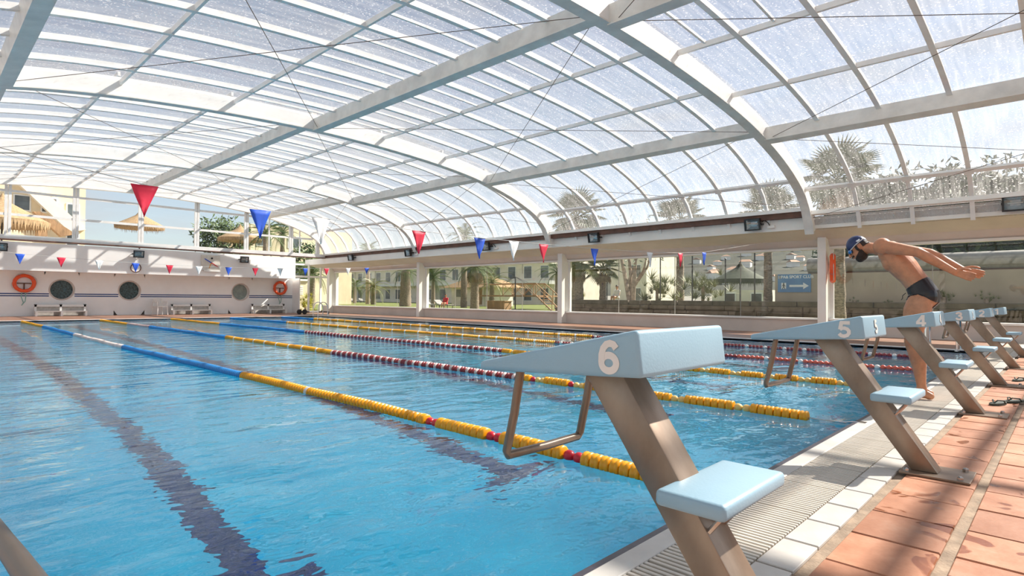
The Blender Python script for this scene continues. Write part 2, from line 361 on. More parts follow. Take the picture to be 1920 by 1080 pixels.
# ------------------------------------------------------------------ pool and deck
PX0, PX1, PY0, PY1, DEPTH = -0.4, 14.4, 1.25, 27.6, -2.25
WZ = -0.035
basin = struct('pool_basin', 'deep blue tiled swimming pool basin under the water', 'pool')
b = MB()
b.add([(PX0,PY0,DEPTH),(PX1,PY0,DEPTH),(PX1,PY1,DEPTH),(PX0,PY1,DEPTH),(PX0,PY0,-.02),(PX1,PY0,-.02),(PX1,PY1,-.02),(PX0,PY1,-.02)],
      [(0,1,2,3),(0,4,5,1),(1,5,6,2),(2,6,7,3),(3,7,4,0)])
b.build('shell', 'pool', basin)
LANES = [1.65 + 2.36*k for k in range(6)]
for lx in LANES:
    MB().box(lx-.125, lx+.125, 3.95, PY1-2.2, DEPTH-.02, DEPTH+.004).build('lane_line', 'navy', basin)
    MB().box(lx-.42, lx+.42, 3.70, 3.95, DEPTH-.02, DEPTH+.004).build('lane_line', 'navy', basin)
    MB().box(lx-.42, lx+.42, PY1-2.2, PY1-1.95, DEPTH-.02, DEPTH+.004).build('lane_line', 'navy', basin)
    MB().box(lx-.125, lx+.125, PY0-.02, PY0+.004, -1.2, -.3).build('wall_target', 'navy', basin)
e = MB()
for x0,x1,y0,y1 in ((PX0,PX1,PY0-.03,PY0),(PX0,PX1,PY1,PY1+.03),(PX1,PX1+.03,PY0-.03,PY1+.03),(PX0-.03,PX0,PY0-.03,PY1+.03)):
    e.box(x0,x1,y0,y1,-.3,-.004)
e.build('edge_tile', 'edge_tile', basin)
wat = MB().add([(PX0,PY0,WZ),(PX1,PY0,WZ),(PX1,PY1,WZ),(PX0,PY1,WZ)], [(0,1,2,3)]).build('water', 'water')
tag(wat, 'clear blue rippled water filling the swimming pool', 'water', kind='structure')

# near deck with its tiles
floor = struct('floor', 'wet terracotta and white tiled deck behind the starting blocks', 'floor')
MB().box(-4, 18.2, -6, .845, -.4, -.016).box(-4, 18.2, 1.125, PY0-.03, -.4, -.016).build('bedding', 'grout', floor)
MB().box(-4, 18.2, 1.125, PY0-.03, -.016, 0.0).build('coping', 'coping', floor, bevel=.006)
MB().box(-4, 18.2, 0.845, 1.125, -.14, -.11).build('channel', 'dark_gap', floor)
tmesh = MB().box(-.136, .136, -.064, .064, -.016, 0.0).mesh('white_tile', 'white_tile', bevel=.003, seg=1)
x = 1.03
while x < 18.0:
    put('tile', tmesh, floor, (x+.1425, .777, random.uniform(-.0012, .0005))); x += .2855
x = 1.03
while x > -3.8:
    x -= .2855; put('tile', tmesh, floor, (x+.1425, .777, random.uniform(-.0012, .0005)))
tt = MB().box(-.171, .171, -.150, .150, -.016, 0.0).mesh('terracotta_tile', 'terracotta', bevel=.004, seg=1)
for r in range(4):
    y = 0.515 - r*0.345
    x0 = 2.366 - .352*12 + (0.01 if r else 0)
    for k in range(56):
        xx = x0 + k*.352 + .176
        if xx > 18: break
        put('tile', tt, floor, (xx, y, random.uniform(-.002, .0008)), rot=(random.uniform(-.002,.002), random.uniform(-.002,.002), 0))
MB().box(-4, 18.2, -6, -0.70, -.016, -.002).build('paving', 'deck_far', floor)
sl = MB().box(-.0082, .0082, -.139, .139, -.025, -.001).mesh('slat', 'slat', bevel=.002, seg=1)
xs = []; x = 1.0; k = 0
while x < 18:
    xs.append(x); k += 1; x += .028 if k % 16 else .034
for x in xs[:300]: put('slat', sl, floor, (x, .985, random.uniform(-.0006, .0004)))
rest = MB()
for x in xs[300:]: rest.box(x-.0082, x+.0082, .846, 1.124, -.025, -.001)
for k in range(175): rest.box(1.0-.028*(k+1)-.0082, 1.0-.028*(k+1)+.0082, .846, 1.124, -.025, -.001)
tag(rest.build('slats', 'slat', floor), kind='stuff')
for nm, lab, bx in (('floor', 'brown tiled deck strip along the long window wall', (PX1+.03, 18.2, PY0-.03, 34.2)),
                    ('floor', 'brown tiled deck at the far end below the white wall', (PX0-.03, PX1+.03, PY1+.03, 34.2)),
                    ('floor', 'tiled deck strip along the pool side opposite the windows', (-4, PX0-.03, PY0-.03, 34.2))):
    o = struct(nm, lab, 'floor')
    MB().box(bx[0], bx[1], bx[2], bx[3], -.4, -.004).build('paving', 'deck_far', o)
    if bx[0] > 10: MB().box(bx[0], bx[0]+.22, bx[2], PY1+.03, -.004, 0.004).build('coping', 'white', o)
    elif bx[1] > 10: MB().box(bx[0], bx[1]+.22, bx[2], bx[2]+.22, -.004, 0.004).build('coping', 'white', o)
    else: MB().box(bx[1]-.22, bx[1], bx[2], PY1+.03, -.004, 0.004).build('coping', 'white', o)

# ------------------------------------------------------------------ window wall on the right
XW = 18.2
PILLARS = [-4.5, 5.07, 14.55, 23.75, 32.75]
bw = struct('wall_right', 'white beam and low wall framing the long row of windows', 'wall')
MB().box(XW-.08, XW+.2, -6, 34.0, -.3, .42).build('sill_wall', 'soffit', bw)
MB().box(XW-.14, XW+.2, -6, 34.0, .40, .455).build('sill', 'white', bw, bevel=.006)
MB().prism([(16.95,2.9),(16.95,3.22),(18.7,3.22),(18.7,2.47),(18.2,2.47),(18.0,2.70),(17.2,2.885)], 'y', -6, 34.0).build('beam', 'soffit', bw)
MB().box(16.935, 16.955, -6, 34.0, 2.9, 3.225).build('fascia', 'white', bw)
MB().box(XW-.06, XW+.1, -6, 34.0, 2.43, 2.50).build('head_trim', 'white', bw)
for y in PILLARS:
    MB().box(17.82, 18.45, y-.11, y+.11, 0.0, 2.80).build('pillar', 'white', bw, bevel=.006)
n = 0
for y0, y1 in zip(PILLARS[:-1], PILLARS[1:]):
    n += 1
    w = struct('window_%d' % n, ['wide window bay behind the starting blocks and diver', 'wide window bay showing the blue arrow sign and stone wall',
        'wide window bay showing palms and the wooden stair', 'wide window bay nearest the far white wall'][n-1], 'window')
    ya, yb = y0+.11, y1-.11
    MB().box(XW+.02, XW+.08, ya, ya+.09, .455, 2.43).build('frame', 'frame_white', w)
    MB().box(XW+.02, XW+.08, yb-.09, yb, .455, 2.43).build('frame', 'frame_white', w)
    js = np.linspace(ya+.09, yb-.09, 5)
    for i in range(4):
        MB().box(XW+.045, XW+.053, js[i]+.006, js[i+1]-.006, .455, 2.43).build('pane', 'glass', w)
        if i: MB().box(XW+.04, XW+.058, js[i]-.008, js[i]+.008, .455, 2.43).build('joint', 'grey', w)

wl_ = struct('wall_left', 'white beam on pillars along the pool side opposite the windows', 'wall')
MB().box(-2.95, -1.95, -6, 34.0, 2.9, 3.22).build('beam', 'white', wl_)
MB().box(-2.7, -2.45, -6, 34.0, -.3, .42).build('sill_wall', 'soffit', wl_)
for y in PILLARS: MB().box(-2.75, -2.35, y-.11, y+.11, 0.0, 2.9).build('pillar', 'white', wl_, bevel=.006)
# ------------------------------------------------------------------ far wall with portholes
wf = struct('wall_far', 'white far wall with three portholes and twin blue stripes', 'wall')
YF = 33.5
ports = [(4.92, 1.2), (7.59, 1.2), (12.91, 1.2)]; PR = .43
b = MB(); segs = [-4.0]
for cx, cz in ports: segs += [cx-.65, cx+.65]
segs.append(15.95)
for i in range(0, len(segs), 2): b.add([(segs[i],YF,0),(segs[i+1],YF,0),(segs[i+1],YF,2.05),(segs[i],YF,2.05)], [(0,1,2,3)])
for cx, cz in ports:
    NN = 32; vs = []; 
    for k in range(NN):
        a = 2*math.pi*k/NN; c, s_ = math.cos(a), math.sin(a)
        t = min(.65/abs(c) if abs(c) > 1e-6 else 9e9, ((2.05-cz) if s_ > 0 else cz)/abs(s_) if abs(s_) > 1e-6 else 9e9)
        vs += [(cx+PR*c, YF, cz+PR*s_), (cx+t*c, YF, cz+t*s_), (cx+PR*c, YF+.28, cz+PR*s_)]
    fs = []
    for k in range(NN):
        j = (k+1) % NN; fs += [(3*k, 3*k+1, 3*j+1, 3*j), (3*k, 3*j, 3*j+2, 3*k+2)]
    b.add(vs, fs)
    for sx in (-1, 1):
        for zz, hh in ((0, 0), (2.05, 1)):
            pass
b.build('lower_wall', 'wall_white', wf)
MB().box(-4, 15.95, YF+.3, YF+.5, 0, 2.05).build('wall_backing', 'wall_white', wf)
MB().box(15.90, 15.95, YF-.9, YF+.5, 0, 2.05).build('end_pier', 'wall_white', wf)
MB().box(-4, 15.6, 32.5, YF+.5, 2.0, 3.22).build('upper_band', 'wall_white', wf)
for zc in (1.0, .905):
    xs_ = [-4.0] + [q for cx, cz in ports for q in (cx-.47, cx+.47)] + [15.9]
    for i in range(0, len(xs_), 2): MB().box(xs_[i], xs_[i+1], YF-.006, YF+.01, zc-.024, zc+.024).build('stripe', 'stripe_blue', wf)
n = 10
for cx, cz in ports:
    w = struct('window_%d' % n, ['round porthole window beside the large orange lifebuoy', 'round porthole window near the middle of the white wall', 'round pale porthole window toward the small lifebuoy'][n-10], 'window', (cx, YF, cz)); n += 1
    mat = 'glassdark' if n < 13 else 'grey'
    MB().lathe([(PR+.01, .20), (PR+.01, .215)], 32, 'y').build('pane', pbr('porthole_glass', (.05,.09,.10), .15, var=.5, scale=14) if n < 13 else pbr('porthole_frosted', (.30,.36,.33), .4), w)
    MB().tube([((PR+.03)*math.cos(a), -.005, (PR+.03)*math.sin(a)) for a in np.linspace(0, 2*math.pi, 32, endpoint=False)], .03, 6, closed=True).build('rim', 'soffit', w, smooth='all')
# corner with the glazed door
dr = struct('door_1', 'white framed glazed double door in the far corner', 'door', (0, YF, 0))
for x0, x1 in ((15.95,16.03),(16.88,16.98),(17.66,17.76),(18.15,18.25)): MB().box(x0, x1, -.05, .05, 0, 2.95).build('jamb', 'frame_white', dr)
for z0, z1 in ((2.12,2.24),(2.86,2.96)): MB().box(15.95, 18.25, -.045, .045, z0, z1).build('rail', 'frame_white', dr)
for x0, x1 in ((16.03,16.88),(16.98,17.66)):
    MB().box(x0, x1, -.03, .03, .0, .1).build('bottom_rail', 'frame_white', dr)
    MB().box(x0, x1, -.004, .004, .1, 2.12).build('pane', 'glass_clear', dr); MB().box(x0, x1, -.004, .004, 2.24, 2.86).build('pane', 'glass_clear', dr)
MB().box(16.84, 16.87, -.10, -.05, .95, 1.15).build('handle', 'steel_tube', dr)

# ------------------------------------------------------------------ roof: four nested vaulted modules
XC = 7.3
BASE = [(0,0),(2,.05),(4,.19),(5.6,.40),(7.0,.72),(8.0,1.06),(8.65,1.38),(9.1,1.80),(9.38,2.35)]
class Prof:
    def __init__(s, zb, sx, foot=3.42):
        P = [(dx*sx, zb-d) for dx, d in BASE]
        if P[-1][1] > foot + .05: P.append((9.45*sx, foot))
        else: P[-1] = (P[-1][0], min(P[-1][1], foot))
        L = [(-a, b_) for a, b_ in P[:0:-1]] + P
        pts = []
        for i in range(len(L)-1):
            p0, p1, p2, p3 = [np.array(L[min(max(i+j, 0), len(L)-1)]) for j in (-1, 0, 1, 2)]
            for t in np.linspace(0, 1, 10, endpoint=False):
                pts.append(.5*((2*p1)+(-p0+p2)*t+(2*p0-5*p1+4*p2-p3)*t*t+(-p0+3*p1-3*p2+p3)*t**3))
        pts.append(np.array(L[-1])); s.p = np.array(pts)
        d = np.gradient(s.p, axis=0); d /= np.linalg.norm(d, axis=1)[:, None]
        s.n = np.stack([-d[:, 1], d[:, 0]], 1)
        s.xmax = s.p[-1, 0]
    def at(s, dx, off=0.0):
        x = np.clip(dx, -s.xmax, s.xmax)
        z = np.interp(x, s.p[:, 0], s.p[:, 1]); nx = np.interp(x, s.p[:, 0], s.n[:, 0]); nz = np.interp(x, s.p[:, 0], s.n[:, 1])
        l = math.hypot(nx, nz); return x + nx/l*off, z + nz/l*off, nx/l, nz/l
    def samp(s, a, c, k):
        # sample by arc length between dx a..c
        sel = [a] + [x for x in s.p[:, 0] if a+.02 < x < c-.02] + [c]
        pts = np.array([s.at(x)[:2] for x in sel]); L = np.r_[0, np.cumsum(np.linalg.norm(np.diff(pts, axis=0), axis=1))]
        return np.interp(np.linspace(0, L[-1], k+1), L, sel)
def band(mb, pf, a, c, o0, o1, y0, y1, k):
    xs_ = pf.samp(a, c, k); vs = []
    for x in xs_:
        q0 = pf.at(x, o0); q1 = pf.at(x, o1)
        vs += [(XC+q0[0], y0, q0[1]), (XC+q0[0], y1, q0[1]), (XC+q1[0], y1, q1[1]), (XC+q1[0], y0, q1[1])]
    fs = [(0,1,2,3)[::-1], tuple(range(4*k, 4*k+4))]
    for i in range(k):
        for j in range(4): fs.append((4*i+j, 4*i+(j+1) % 4, 4*i+4+(j+1) % 4, 4*i+4+j))
    return mb.add(vs, fs)
MODS = [(-4.1, 5.05, 5.08), (5.05, 14.2, 5.28), (14.2, 22.7, 5.50), (22.7, 31.5, 5.72)]
SK = .34
BND = [0, 2.05, 4.3, 6.15, 8.72]
LABS = ['vaulted translucent roof module directly over the starting blocks', 'second vaulted roof module, over the near half of the pool',
        'third vaulted roof module, over the far half of the pool', 'last vaulted roof module, meeting the far glazed gable']
for mi, (y0, y1, zb) in enumerate(MODS):
    pf = Prof(zb, 1 + .008*mi, 3.30 if mi == 0 else 3.42); xm = pf.xmax
    md = struct('ceiling_module', LABS[mi], 'roof')
    NB = 8; bay = (y1-y0)/NB
    # end arch: web and bottom flange
    band(MB(), pf, -xm, xm, .0, SK+.06, y1-.07, y1-.01, 56).build('arch_web', 'white', md, smooth=True)
    band(MB(), pf, -xm, xm, -.012, .012, y1-.12, y1+.10, 56).build('arch_flange', 'beam', md, smooth=True)
    if mi == 0: band(MB(), pf, -xm, xm, .0, SK+.06, y0, y0+.06, 40).build('arch_web', 'white', md, smooth=True)
    # ribs
    rib = band(MB(), pf, -xm, xm, SK-.10, SK-.004, -.028, .028, 48); band(rib, pf, -xm, xm, SK-.112, SK-.10, -.045, .045, 48)
    rm = rib.mesh('rib', 'frame_white', smooth=True)
    for k in range(1, NB): put('rib', rm, md, (0, y0+bay*k, 0))
    for sgn in (-1, 1):
        a, c = sorted((sgn*.09, sgn*2.05))
        hm = band(MB(), pf, a, c, SK-.05, SK-.004, -.02, .02, 6).mesh('half_rib', 'frame_white')
        for k in range(NB): put('half_rib', hm, md, (0, y0+bay*(k+.5), 0))
    # longitudinal beams and purlins
    for dx in (0, -6.15, 6.15):
        q = pf.at(dx, 0); nx, nz = q[2], q[3]
        c = (XC+q[0]+nx*SK*.5-nx*.02, (y0+y1)/2, q[1]+nz*SK*.5-nz*.02)
        bm_ = MB().obox(c, (nz,0,-nx), (0,1,0), (nx,0,nz), .075, (y1-y0)/2-.07, SK*.5-.015)
        c2 = (XC+q[0]-nx*.02, (y0+y1)/2, q[1]-nz*.02)
        bm_.obox(c2, (nz,0,-nx), (0,1,0), (nx,0,nz), .12, (y1-y0)/2-.07, .012)
        bm_.build('beam', 'beam', md)
    for dx in (2.05, 4.3, -2.05, -4.3):
        q = pf.at(dx, SK-.055)
        MB().obox((XC+q[0], (y0+y1)/2, q[1]), (q[3],0,-q[2]), (0,1,0), (q[2],0,q[3]), .025, (y1-y0)/2-.07, .045).build('purlin', 'frame_white', md)
    for dx in (8.72, -8.72):
        q = pf.at(dx, SK-.09)
        MB().obox((XC+q[0], (y0+y1)/2, q[1]), (q[3],0,-q[2]), (0,1,0), (q[2],0,q[3]), .05, (y1-y0)/2-.07, .035).build('purlin', 'frame_white', md)
        pm = MB().obox((XC+q[0]-q[2]*.04, 0, q[1]-q[3]*.04), (q[3],0,-q[2]), (0,1,0), (q[2],0,q[3]), .08, .09, .012).mesh('bracket', 'frame_white')
        for k in range(1, NB): put('bracket', pm, md, (0, y0+bay*k, 0))
    # curb that carries the module
    for sgn in (-1, 1):
        xf = XC + sgn*(xm+.10)
        zf = 3.30 if mi == 0 else 3.42
        MB().box(xf-.17, xf+.17, y0+.02, y1-.02, zf-.05, zf+.05).build('curb', 'white', md)
        if mi: MB().box(xf-.10, xf+.2, y0+.02, y1-.02, 3.22, zf-.052).build('rail', 'brown', md)
    # panes
    edges = [-xm] + [-v for v in BND[:0:-1]] + BND + [xm]
    edges = sorted(set(edges))
    for i in range(len(edges)-1):
        a, c = edges[i], edges[i+1]; k = 6
        xs_ = pf.samp(a, c, k); vs = []
        for x in xs_:
            q = pf.at(x, SK); vs += [(XC+q[0], .0, q[1]), (XC+q[0], bay, q[1])]
        pmesh = MB().add(vs, [(2*j, 2*j+1, 2*j+3, 2*j+2) for j in range(k)]).mesh('pane', 'poly', smooth='all')
        for j in range(NB): put('pane', pmesh, md, (0, y0+bay*j, 0))
    # bracing cables
    def pt(dx, y, o=.05):
        q = pf.at(dx, o); return (XC+q[0], y, q[1])
    ya, yb = y0+.2, y1-.14
    for A, B in (((0,ya),(6.15,yb)), ((0,yb),(6.15,ya)), ((0,ya),(-6.15,yb)), ((0,yb),(-6.15,ya)), ((6.15,ya),(9.2,yb)), ((6.15,yb),(9.2,ya))):
        MB().tube([pt(*A), pt(*B)], .006, 5).build('bracing_cable', 'cable', md)

# glazed gable at the far end
gb = struct('window_20', 'glazed white framed gable above the far wall', 'window')
pf = Prof(5.72, 1.024); YG = 31.62; ZB = 3.30
def ztop(x): return pf.at(x-XC, 0.0)[1]
mull = [-1.8, .5, 2.8, 5.07, 7.57, 10.0, 12.43, 14.89, 16.49]
for x in mull:
    for dx in (-.06, .06): MB().box(x+dx-.05, x+dx+.05, YG-.05, YG+.05, ZB, ztop(x+dx)+.05).build('mullion', 'frame_white', gb)
for z in (5.25, 4.28):
    r = 9.4
    xr = max(x for x in np.linspace(XC, 16.9, 200) if ztop(x) > z+.03)
    MB().box(2*XC-xr, xr, YG-.035, YG+.035, z-.05, z+.05).build('rail', 'frame_white', gb)
MB().box(-2.3, 16.95, YG-.07, YG+.07, ZB-.04, ZB+.14).build('rail', 'frame_white', gb)
MB().box(-2.6, 17.3, YG-.15, YG+.25, ZB-.09, ZB-.045).build('track', 'brown', gb)
ed = [-2.1] + mull + [16.85]
for i in range(len(ed)-1):
    for z0, z1 in ((ZB+.14, 4.23), (4.33, 5.20), (5.30, 9)):
        n_ = 6; pts = []
        for x in np.linspace(ed[i]+.1, ed[i+1]-.1, n_):
            zt = min(z1, ztop(x)+.02)
            if zt > z0+.02: pts.append((x, zt))
        if len(pts) < 2: continue
        vs = [(p[0], YG, z0) for p in pts] + [(p[0], YG, p[1]) for p in pts]; m_ = len(pts)
        MB().add(vs, [(j, j+1, m_+j+1, m_+j) for j in range(m_-1)]).build('pane', 'glass_clear', gb)
for x in (11.2, 13.65, 15.4):
    if x > 13: MB().box(x-.03, x+.03, YG-.03, YG+.03, ZB+.14, min(5.2, ztop(x))).build('glazing_bar', 'frame_white', gb)
# ------------------------------------------------------------------ starting blocks
GLYPH = {6: [[(.36+.255*math.cos(a), .325+.225*math.sin(a)) for a in np.linspace(0, 2*math.pi, 25)], [(.108,.34),(.112,.55),(.17,.74),(.28,.86),(.40,.895),(.52,.87),(.61,.76)]],
 5: [[(.15,.895),(.66,.895)], [(.22,.95),(.14,.49)], [(.13,.50),(.25,.575),(.38,.585),(.52,.53),(.61,.42),(.61,.28),(.52,.165),(.36,.11),(.22,.13),(.09,.25)]],
 4: [[(.50,.95),(.07,.30)], [(.0,.27),(.74,.27)], [(.52,0),(.52,1)]],
 3: [[(.10,.74),(.18,.86),(.34,.90),(.50,.86),(.56,.74),(.50,.60),(.30,.54)], [(.30,.54),(.52,.50),(.61,.37),(.60,.25),(.50,.14),(.35,.105),(.19,.14),(.08,.27)]],
 2: [[(.10,.70),(.16,.84),(.34,.90),(.52,.85),(.59,.72),(.54,.57),(.38,.40),(.18,.20),(.12,.105)], [(.05,.105),(.67,.105)]],
 1: [[(.44,0),(.44,1)], [(.44,.92),(.30,.80),(.12,.72)]]}
def digit(d, h, w=.105, t=.0012):
    mb = MB()
    for pi_, path in enumerate(GLYPH[d]):
        t = .0012 + .0006*pi_
        P = [Vector((x-.36, y-.5)) for x, y in path]; vs = []; n = len(P)
        closed = (P[0]-P[-1]).length < 1e-4
        for k in range(n):
            a, c = P[max(k-1, 0)], P[min(k+1, n-1)]
            if closed and k in (0, n-1): a, c = P[-2], P[1]
            tg = (c-a).normalized(); nr = Vector((-tg.y, tg.x))*w
            for q in (P[k]+nr, P[k]-nr): vs += [(q.x*h, q.y*h, 0), (q.x*h, q.y*h, t)]
        fs = []
        for k in range(n-1):
            b0, b1 = 4*k, 4*k+4
            fs += [(b0+1,b0+3,b1+3,b1+1), (b0,b1,b1+2,b0+2), (b0,b0+1,b1+1,b1), (b0+2,b1+2,b1+3,b0+3)]
        mb.add(vs, fs)
    return mb.mesh('number', 'number')
def make_block():
    root = thing('starting_block', '', 'starting block', (0, 0, 0))
    W = .27
    pb = MB().prism([(1.485,.700),(1.485,.732),(.855,.868),(.840,.735)], 'x', -W, W)
    pb.build('platform', 'block_blue', root, smooth=True, bevel=.014, seg=3)
    MB().prism([(.53,.012),(.655,.012),(1.163,.722),(1.02,.735)], 'x', -.107, .018).build('post', 'steel', root, smooth=True, bevel=.006)
    MB().box(-.18, .10, .385, .70, 0, .012).build('base_plate', 'steel', root, bevel=.003)
    for bx in (-.15, .07):
        for by in (.43, .67): MB().lathe([(.016,.012),(.016,.026),(.008,.032)], 6, c=(bx,by,0)).build('bolt', 'steel_tube', root)
    MB().box(-.215, .215, .632, .832, .384, .43).build('step', 'block_blue', root, smooth=True, bevel=.014, seg=3)
    for sx in (-.095, .005): MB().tube([(sx, .67, .385), (sx, .735, .30)], .008, 6).build('step_bracket', 'steel_tube', root)
    r = .0155
    MB().tube([(-.205,1.345,.725),(-.205,1.375,.56),(-.208,1.408,.425),(-.198,1.412,.408),(0,1.412,.405),(.198,1.412,.408),(.208,1.408,.425),(.205,1.375,.56),(.205,1.345,.725)], r, 10).build('grip_bar', 'steel', root, smooth=True)
    return root
proto = make_block()
BLAB = ['large pale blue starting block numbered 6, closest to the camera', 'pale blue starting block numbered 5, second in the row',
        'pale blue starting block numbered 4, just in front of the diver', 'pale blue starting block numbered 3, behind the diver\'s block',
        'small looking pale blue starting block numbered 2', 'pale blue starting block numbered 1, farthest in the row']
for i, lx in enumerate(LANES):
    o = proto if i == 0 else None
    if o is None:
        o = copy_tree(proto)
    o.location = (lx, 0, 0); tag(o, BLAB[i], 'starting block', 'numbered starting blocks')
blocks = [o for o in COL.objects if o.name.startswith('starting_block')]
blocks.sort(key=lambda o: o.location.x)
for i, o in enumerate(blocks):
    nme = digit(6-i, .098)
    a = put('number', nme, o, (-.2712, .945, .787)); a.rotation_euler = Matrix(((0,0,-1),(-1,0,0),(0,1,0))).to_euler()
    if i: 
        a = put('number', nme, o, (0.0, .8445, .80)); a.rotation_euler = Euler((math.radians(83.5), 0, 0)); a.scale = (.85,.85,.85)

# ------------------------------------------------------------------ lane ropes
ROPEX = [2.84, 5.20, 7.60, 9.93, 12.30]
disc = [(.012,-.030),(.040,-.031),(.052,-.026),(.054,-.012),(.047,-.004),(.047,.004),(.054,.012),(.052,.026),(.040,.031),(.012,.030)]
FM = {}
def fmesh(mat, kind):
    if (mat, kind) not in FM:
        if kind == 'disc': mb = MB().lathe(disc, 14, 'y')
        elif kind == 'fin': mb = MB().lathe([(.012,-.024),(.050,-.020),(.052,-.010),(.030,-.002),(.030,.022),(.012,.024)], 12, 'y')
        else: mb = MB().ball((0,0,0), (.036,.040,.036), 12, 8)
        FM[(mat, kind)] = mb.mesh('float', mat, smooth='all')
    return FM[(mat, kind)]
# sections: (y until, list of repeating (material, kind))
Yd, Rb = ('yellow','disc'), ('red','ball')
G8 = [Yd]*8 + [Rb]*2
ROPES = [
 [(3.7, G8), (7.3, [('yellow','fin')]*34+[('fwhite','fin')]), (12.7, [('blue','fin')]), (17.4, [('pink','fin')]), (22.4, [('blue','fin')]), (26.9, [('yellow','fin')])],
 [(2.95, [Yd]*7+[('paleyel','ball')]*2), (4.8, [Yd]*5+[('paleyel','ball')]*2+[('red','ball')]), (9.3, [('dkred','fin'),('dkred','fin'),('pink','fin')]), (14.3, [('yellow','fin')]*9+[('fwhite','fin')]), (20.5, [('blue','fin')]), (23.0, [('dkred','fin'),('fwhite','fin')]), (26.9, [('yellow','fin')])],
 [(3.8, [Yd]*4+[('paleyel','ball')]*2), (7.5, [Yd]*4+[('paleyel','ball')]), (15.2, [('dkred','fin'),('dkred','fin'),('pink','fin')]), (21.4, [('blue','fin')]), (26.9, [('yellow','fin')])],
 [(4.1, [('coral','ball')]*6+[('fwhite','ball')]), (8.2, [('dkred','ball')]*3+[('fwhite','ball')]), (21.3, [('yellow','fin')]*10+[('fwhite','fin')]), (26.9, [('blue','fin')])],
 [(5.2, [('dkred','ball')]*4+[('fwhite','ball')]), (8.9, [('dkred','ball')]*3+[('fwhite','ball')]), (23.8, [('yellow','fin')]*9+[('fwhite','fin')]), (26.9, [('blue','fin')])]]
RLAB = ['lane rope with bright yellow floats passing under starting block 6', 'lane rope of yellow then dark red floats ending between blocks 5 and 6',
        'lane rope ending beside block 5 with short yellow section', 'lane rope with coral red ball floats at the diver\'s side', 'farthest lane rope, closest to the window wall, mostly yellow']
CUT = [12.5, 11.5, 9.5, 6.5, 3.5]
for ri, rx in enumerate(ROPEX):
    t = thing('lane_rope', RLAB[ri], 'lane rope', (rx, PY0, WZ), group='floating lane ropes across the pool')
    y = 1.58; far = {}; si = 0; k = 0
    MB().tube([(0, .0, .02), (0, .12, .015), (0, 26.3, .012)], .005, 5).build('cable', 'steel_tube', t)
    hk = MB().tube([(0,-.06,.03),(0,.0,.03),(0,.05,.02)], .009, 6); hk.tube([(.012*math.cos(a)+0, .09+.04*math.sin(a), .018) for a in np.linspace(0,2*math.pi,10,endpoint=False)], .005, 5, closed=True)
    hk.box(-.03,.03,-.09,-.04,.018,.04); hk.build('hook', 'chrome', t)
    while y < 26.9:
        while y > ROPES[ri][si][0] and si < len(ROPES[ri])-1: si += 1; k = 0
        pat = ROPES[ri][si][1]; mat, kind = pat[k % len(pat)]; k += 1
        step = .068 if kind == 'disc' else (.056 if kind == 'fin' else .076)
        z = .018 + .004*math.sin(y*3.1+ri)
        xo = .03*math.sin(y*.35+ri*1.7)*min(1, (y-1.5)*.3)
        if y < CUT[ri]:
            put('float', fmesh(mat, kind), t, (xo, y+step/2-PY0, z))
        else:
            mb = far.setdefault(mat, MB()); c = (xo, y+step/2-PY0, z)
            if kind == 'ball': mb.ball(c, (.036,.040,.036), 6, 4)
            else: mb.lathe([(.012,-.024),(.050,-.016),(.050,-.004),(.030,.006),(.012,.026)], 8, 'y', c)
        y += step
    for mat, mb in far.items(): tag(mb.build('floats', mat, t, smooth='all'), kind='stuff')

# ------------------------------------------------------------------ flags
def flag_line(Y, flags, ends, zline, label, glab):
    ln = MB(); pts = [ends[0]] + [(x, Y, z) for x, c, z in flags] + [ends[1]]
    p2 = []
    for a, b_ in zip(pts[:-1], pts[1:]): p2 += [a, tuple((np.array(a)+np.array(b_))/2)]
    p2.append(pts[-1])
    st = ln.tube(p2, .004, 5).build('flag_line', 'string'); tag(st, label, 'rope')
    prev = None
    for i, (x, c, z) in enumerate(flags):
        w, h = .115, .30; nx, nz = 4, 6; vs = []; rows = 7
        for r in range(rows):
            f = r/(rows-1)
            for q in range(5):
                u = (q/4-.5)*2*w*(1-f)
                vs.append((u, .012*math.sin(5*f+q*1.3+i)*(.3+f), -f*h))
        fs = [(r*5+q, r*5+q+1, (r+1)*5+q+1, (r+1)*5+q) for r in range(rows-1) for q in range(4)]
        b_ = MB().add(vs, fs)
        me = b_.mesh('pennant', 'flag_'+c, smooth='all')
        o = put('pennant', me, None, (x, Y, z-.004)); md_ = o.modifiers.new('cloth', 'SOLIDIFY'); md_.thickness = .002
        left = {'n': 'beside the window wall'}
        tag(o, glab(i, c, x), 'flag', 'triangular pennants over the pool')
near = [(1.52,'red',1.99),(2.60,'blue',1.88),(3.30,'white',1.865),(4.70,'red',1.84),(5.80,'blue',1.835),(6.52,'white',1.845),(7.23,'red',1.85),(8.65,'blue',1.87),(10.58,'white',1.925),(11.87,'red',1.99),(13.02,'blue',2.08)]
nl = {0:'big red pennant overhead, largest and leftmost of its line', 1:'big blue pennant, second along the near flag line', 2:'big white pennant beside the second blue one on the near line',
      3:'red pennant hanging in front of the roof curb, near flag line', 4:'blue pennant hanging next to a floodlight, near flag line', 5:'white pennant between blue and red ones by the window beam',
      6:'red pennant just above the middle window pillar', 7:'blue pennant below a floodlight on the window beam', 8:'white pennant over the tree with forked trunks', 9:'red pennant between white and last blue, over the hillside', 10:'last blue pennant of the near line, closest to the diver'}
flag_line(6.25, near, ((-2.3,6.25,2.55),(17.0,6.25,2.62)), 0, 'thin white line carrying the large near pennants', lambda i,c,x: nl[i])
cs = ['blue','red','white']; fx = [2.24,3.20,4.15,5.14,6.13,7.05,8.04,9.0,9.95,10.97,11.88,12.87,13.77]
fz = [2.14,2.09,2.05,2.015,1.995,1.995,2.005,2.02,2.05,2.095,2.13,2.19,2.235]
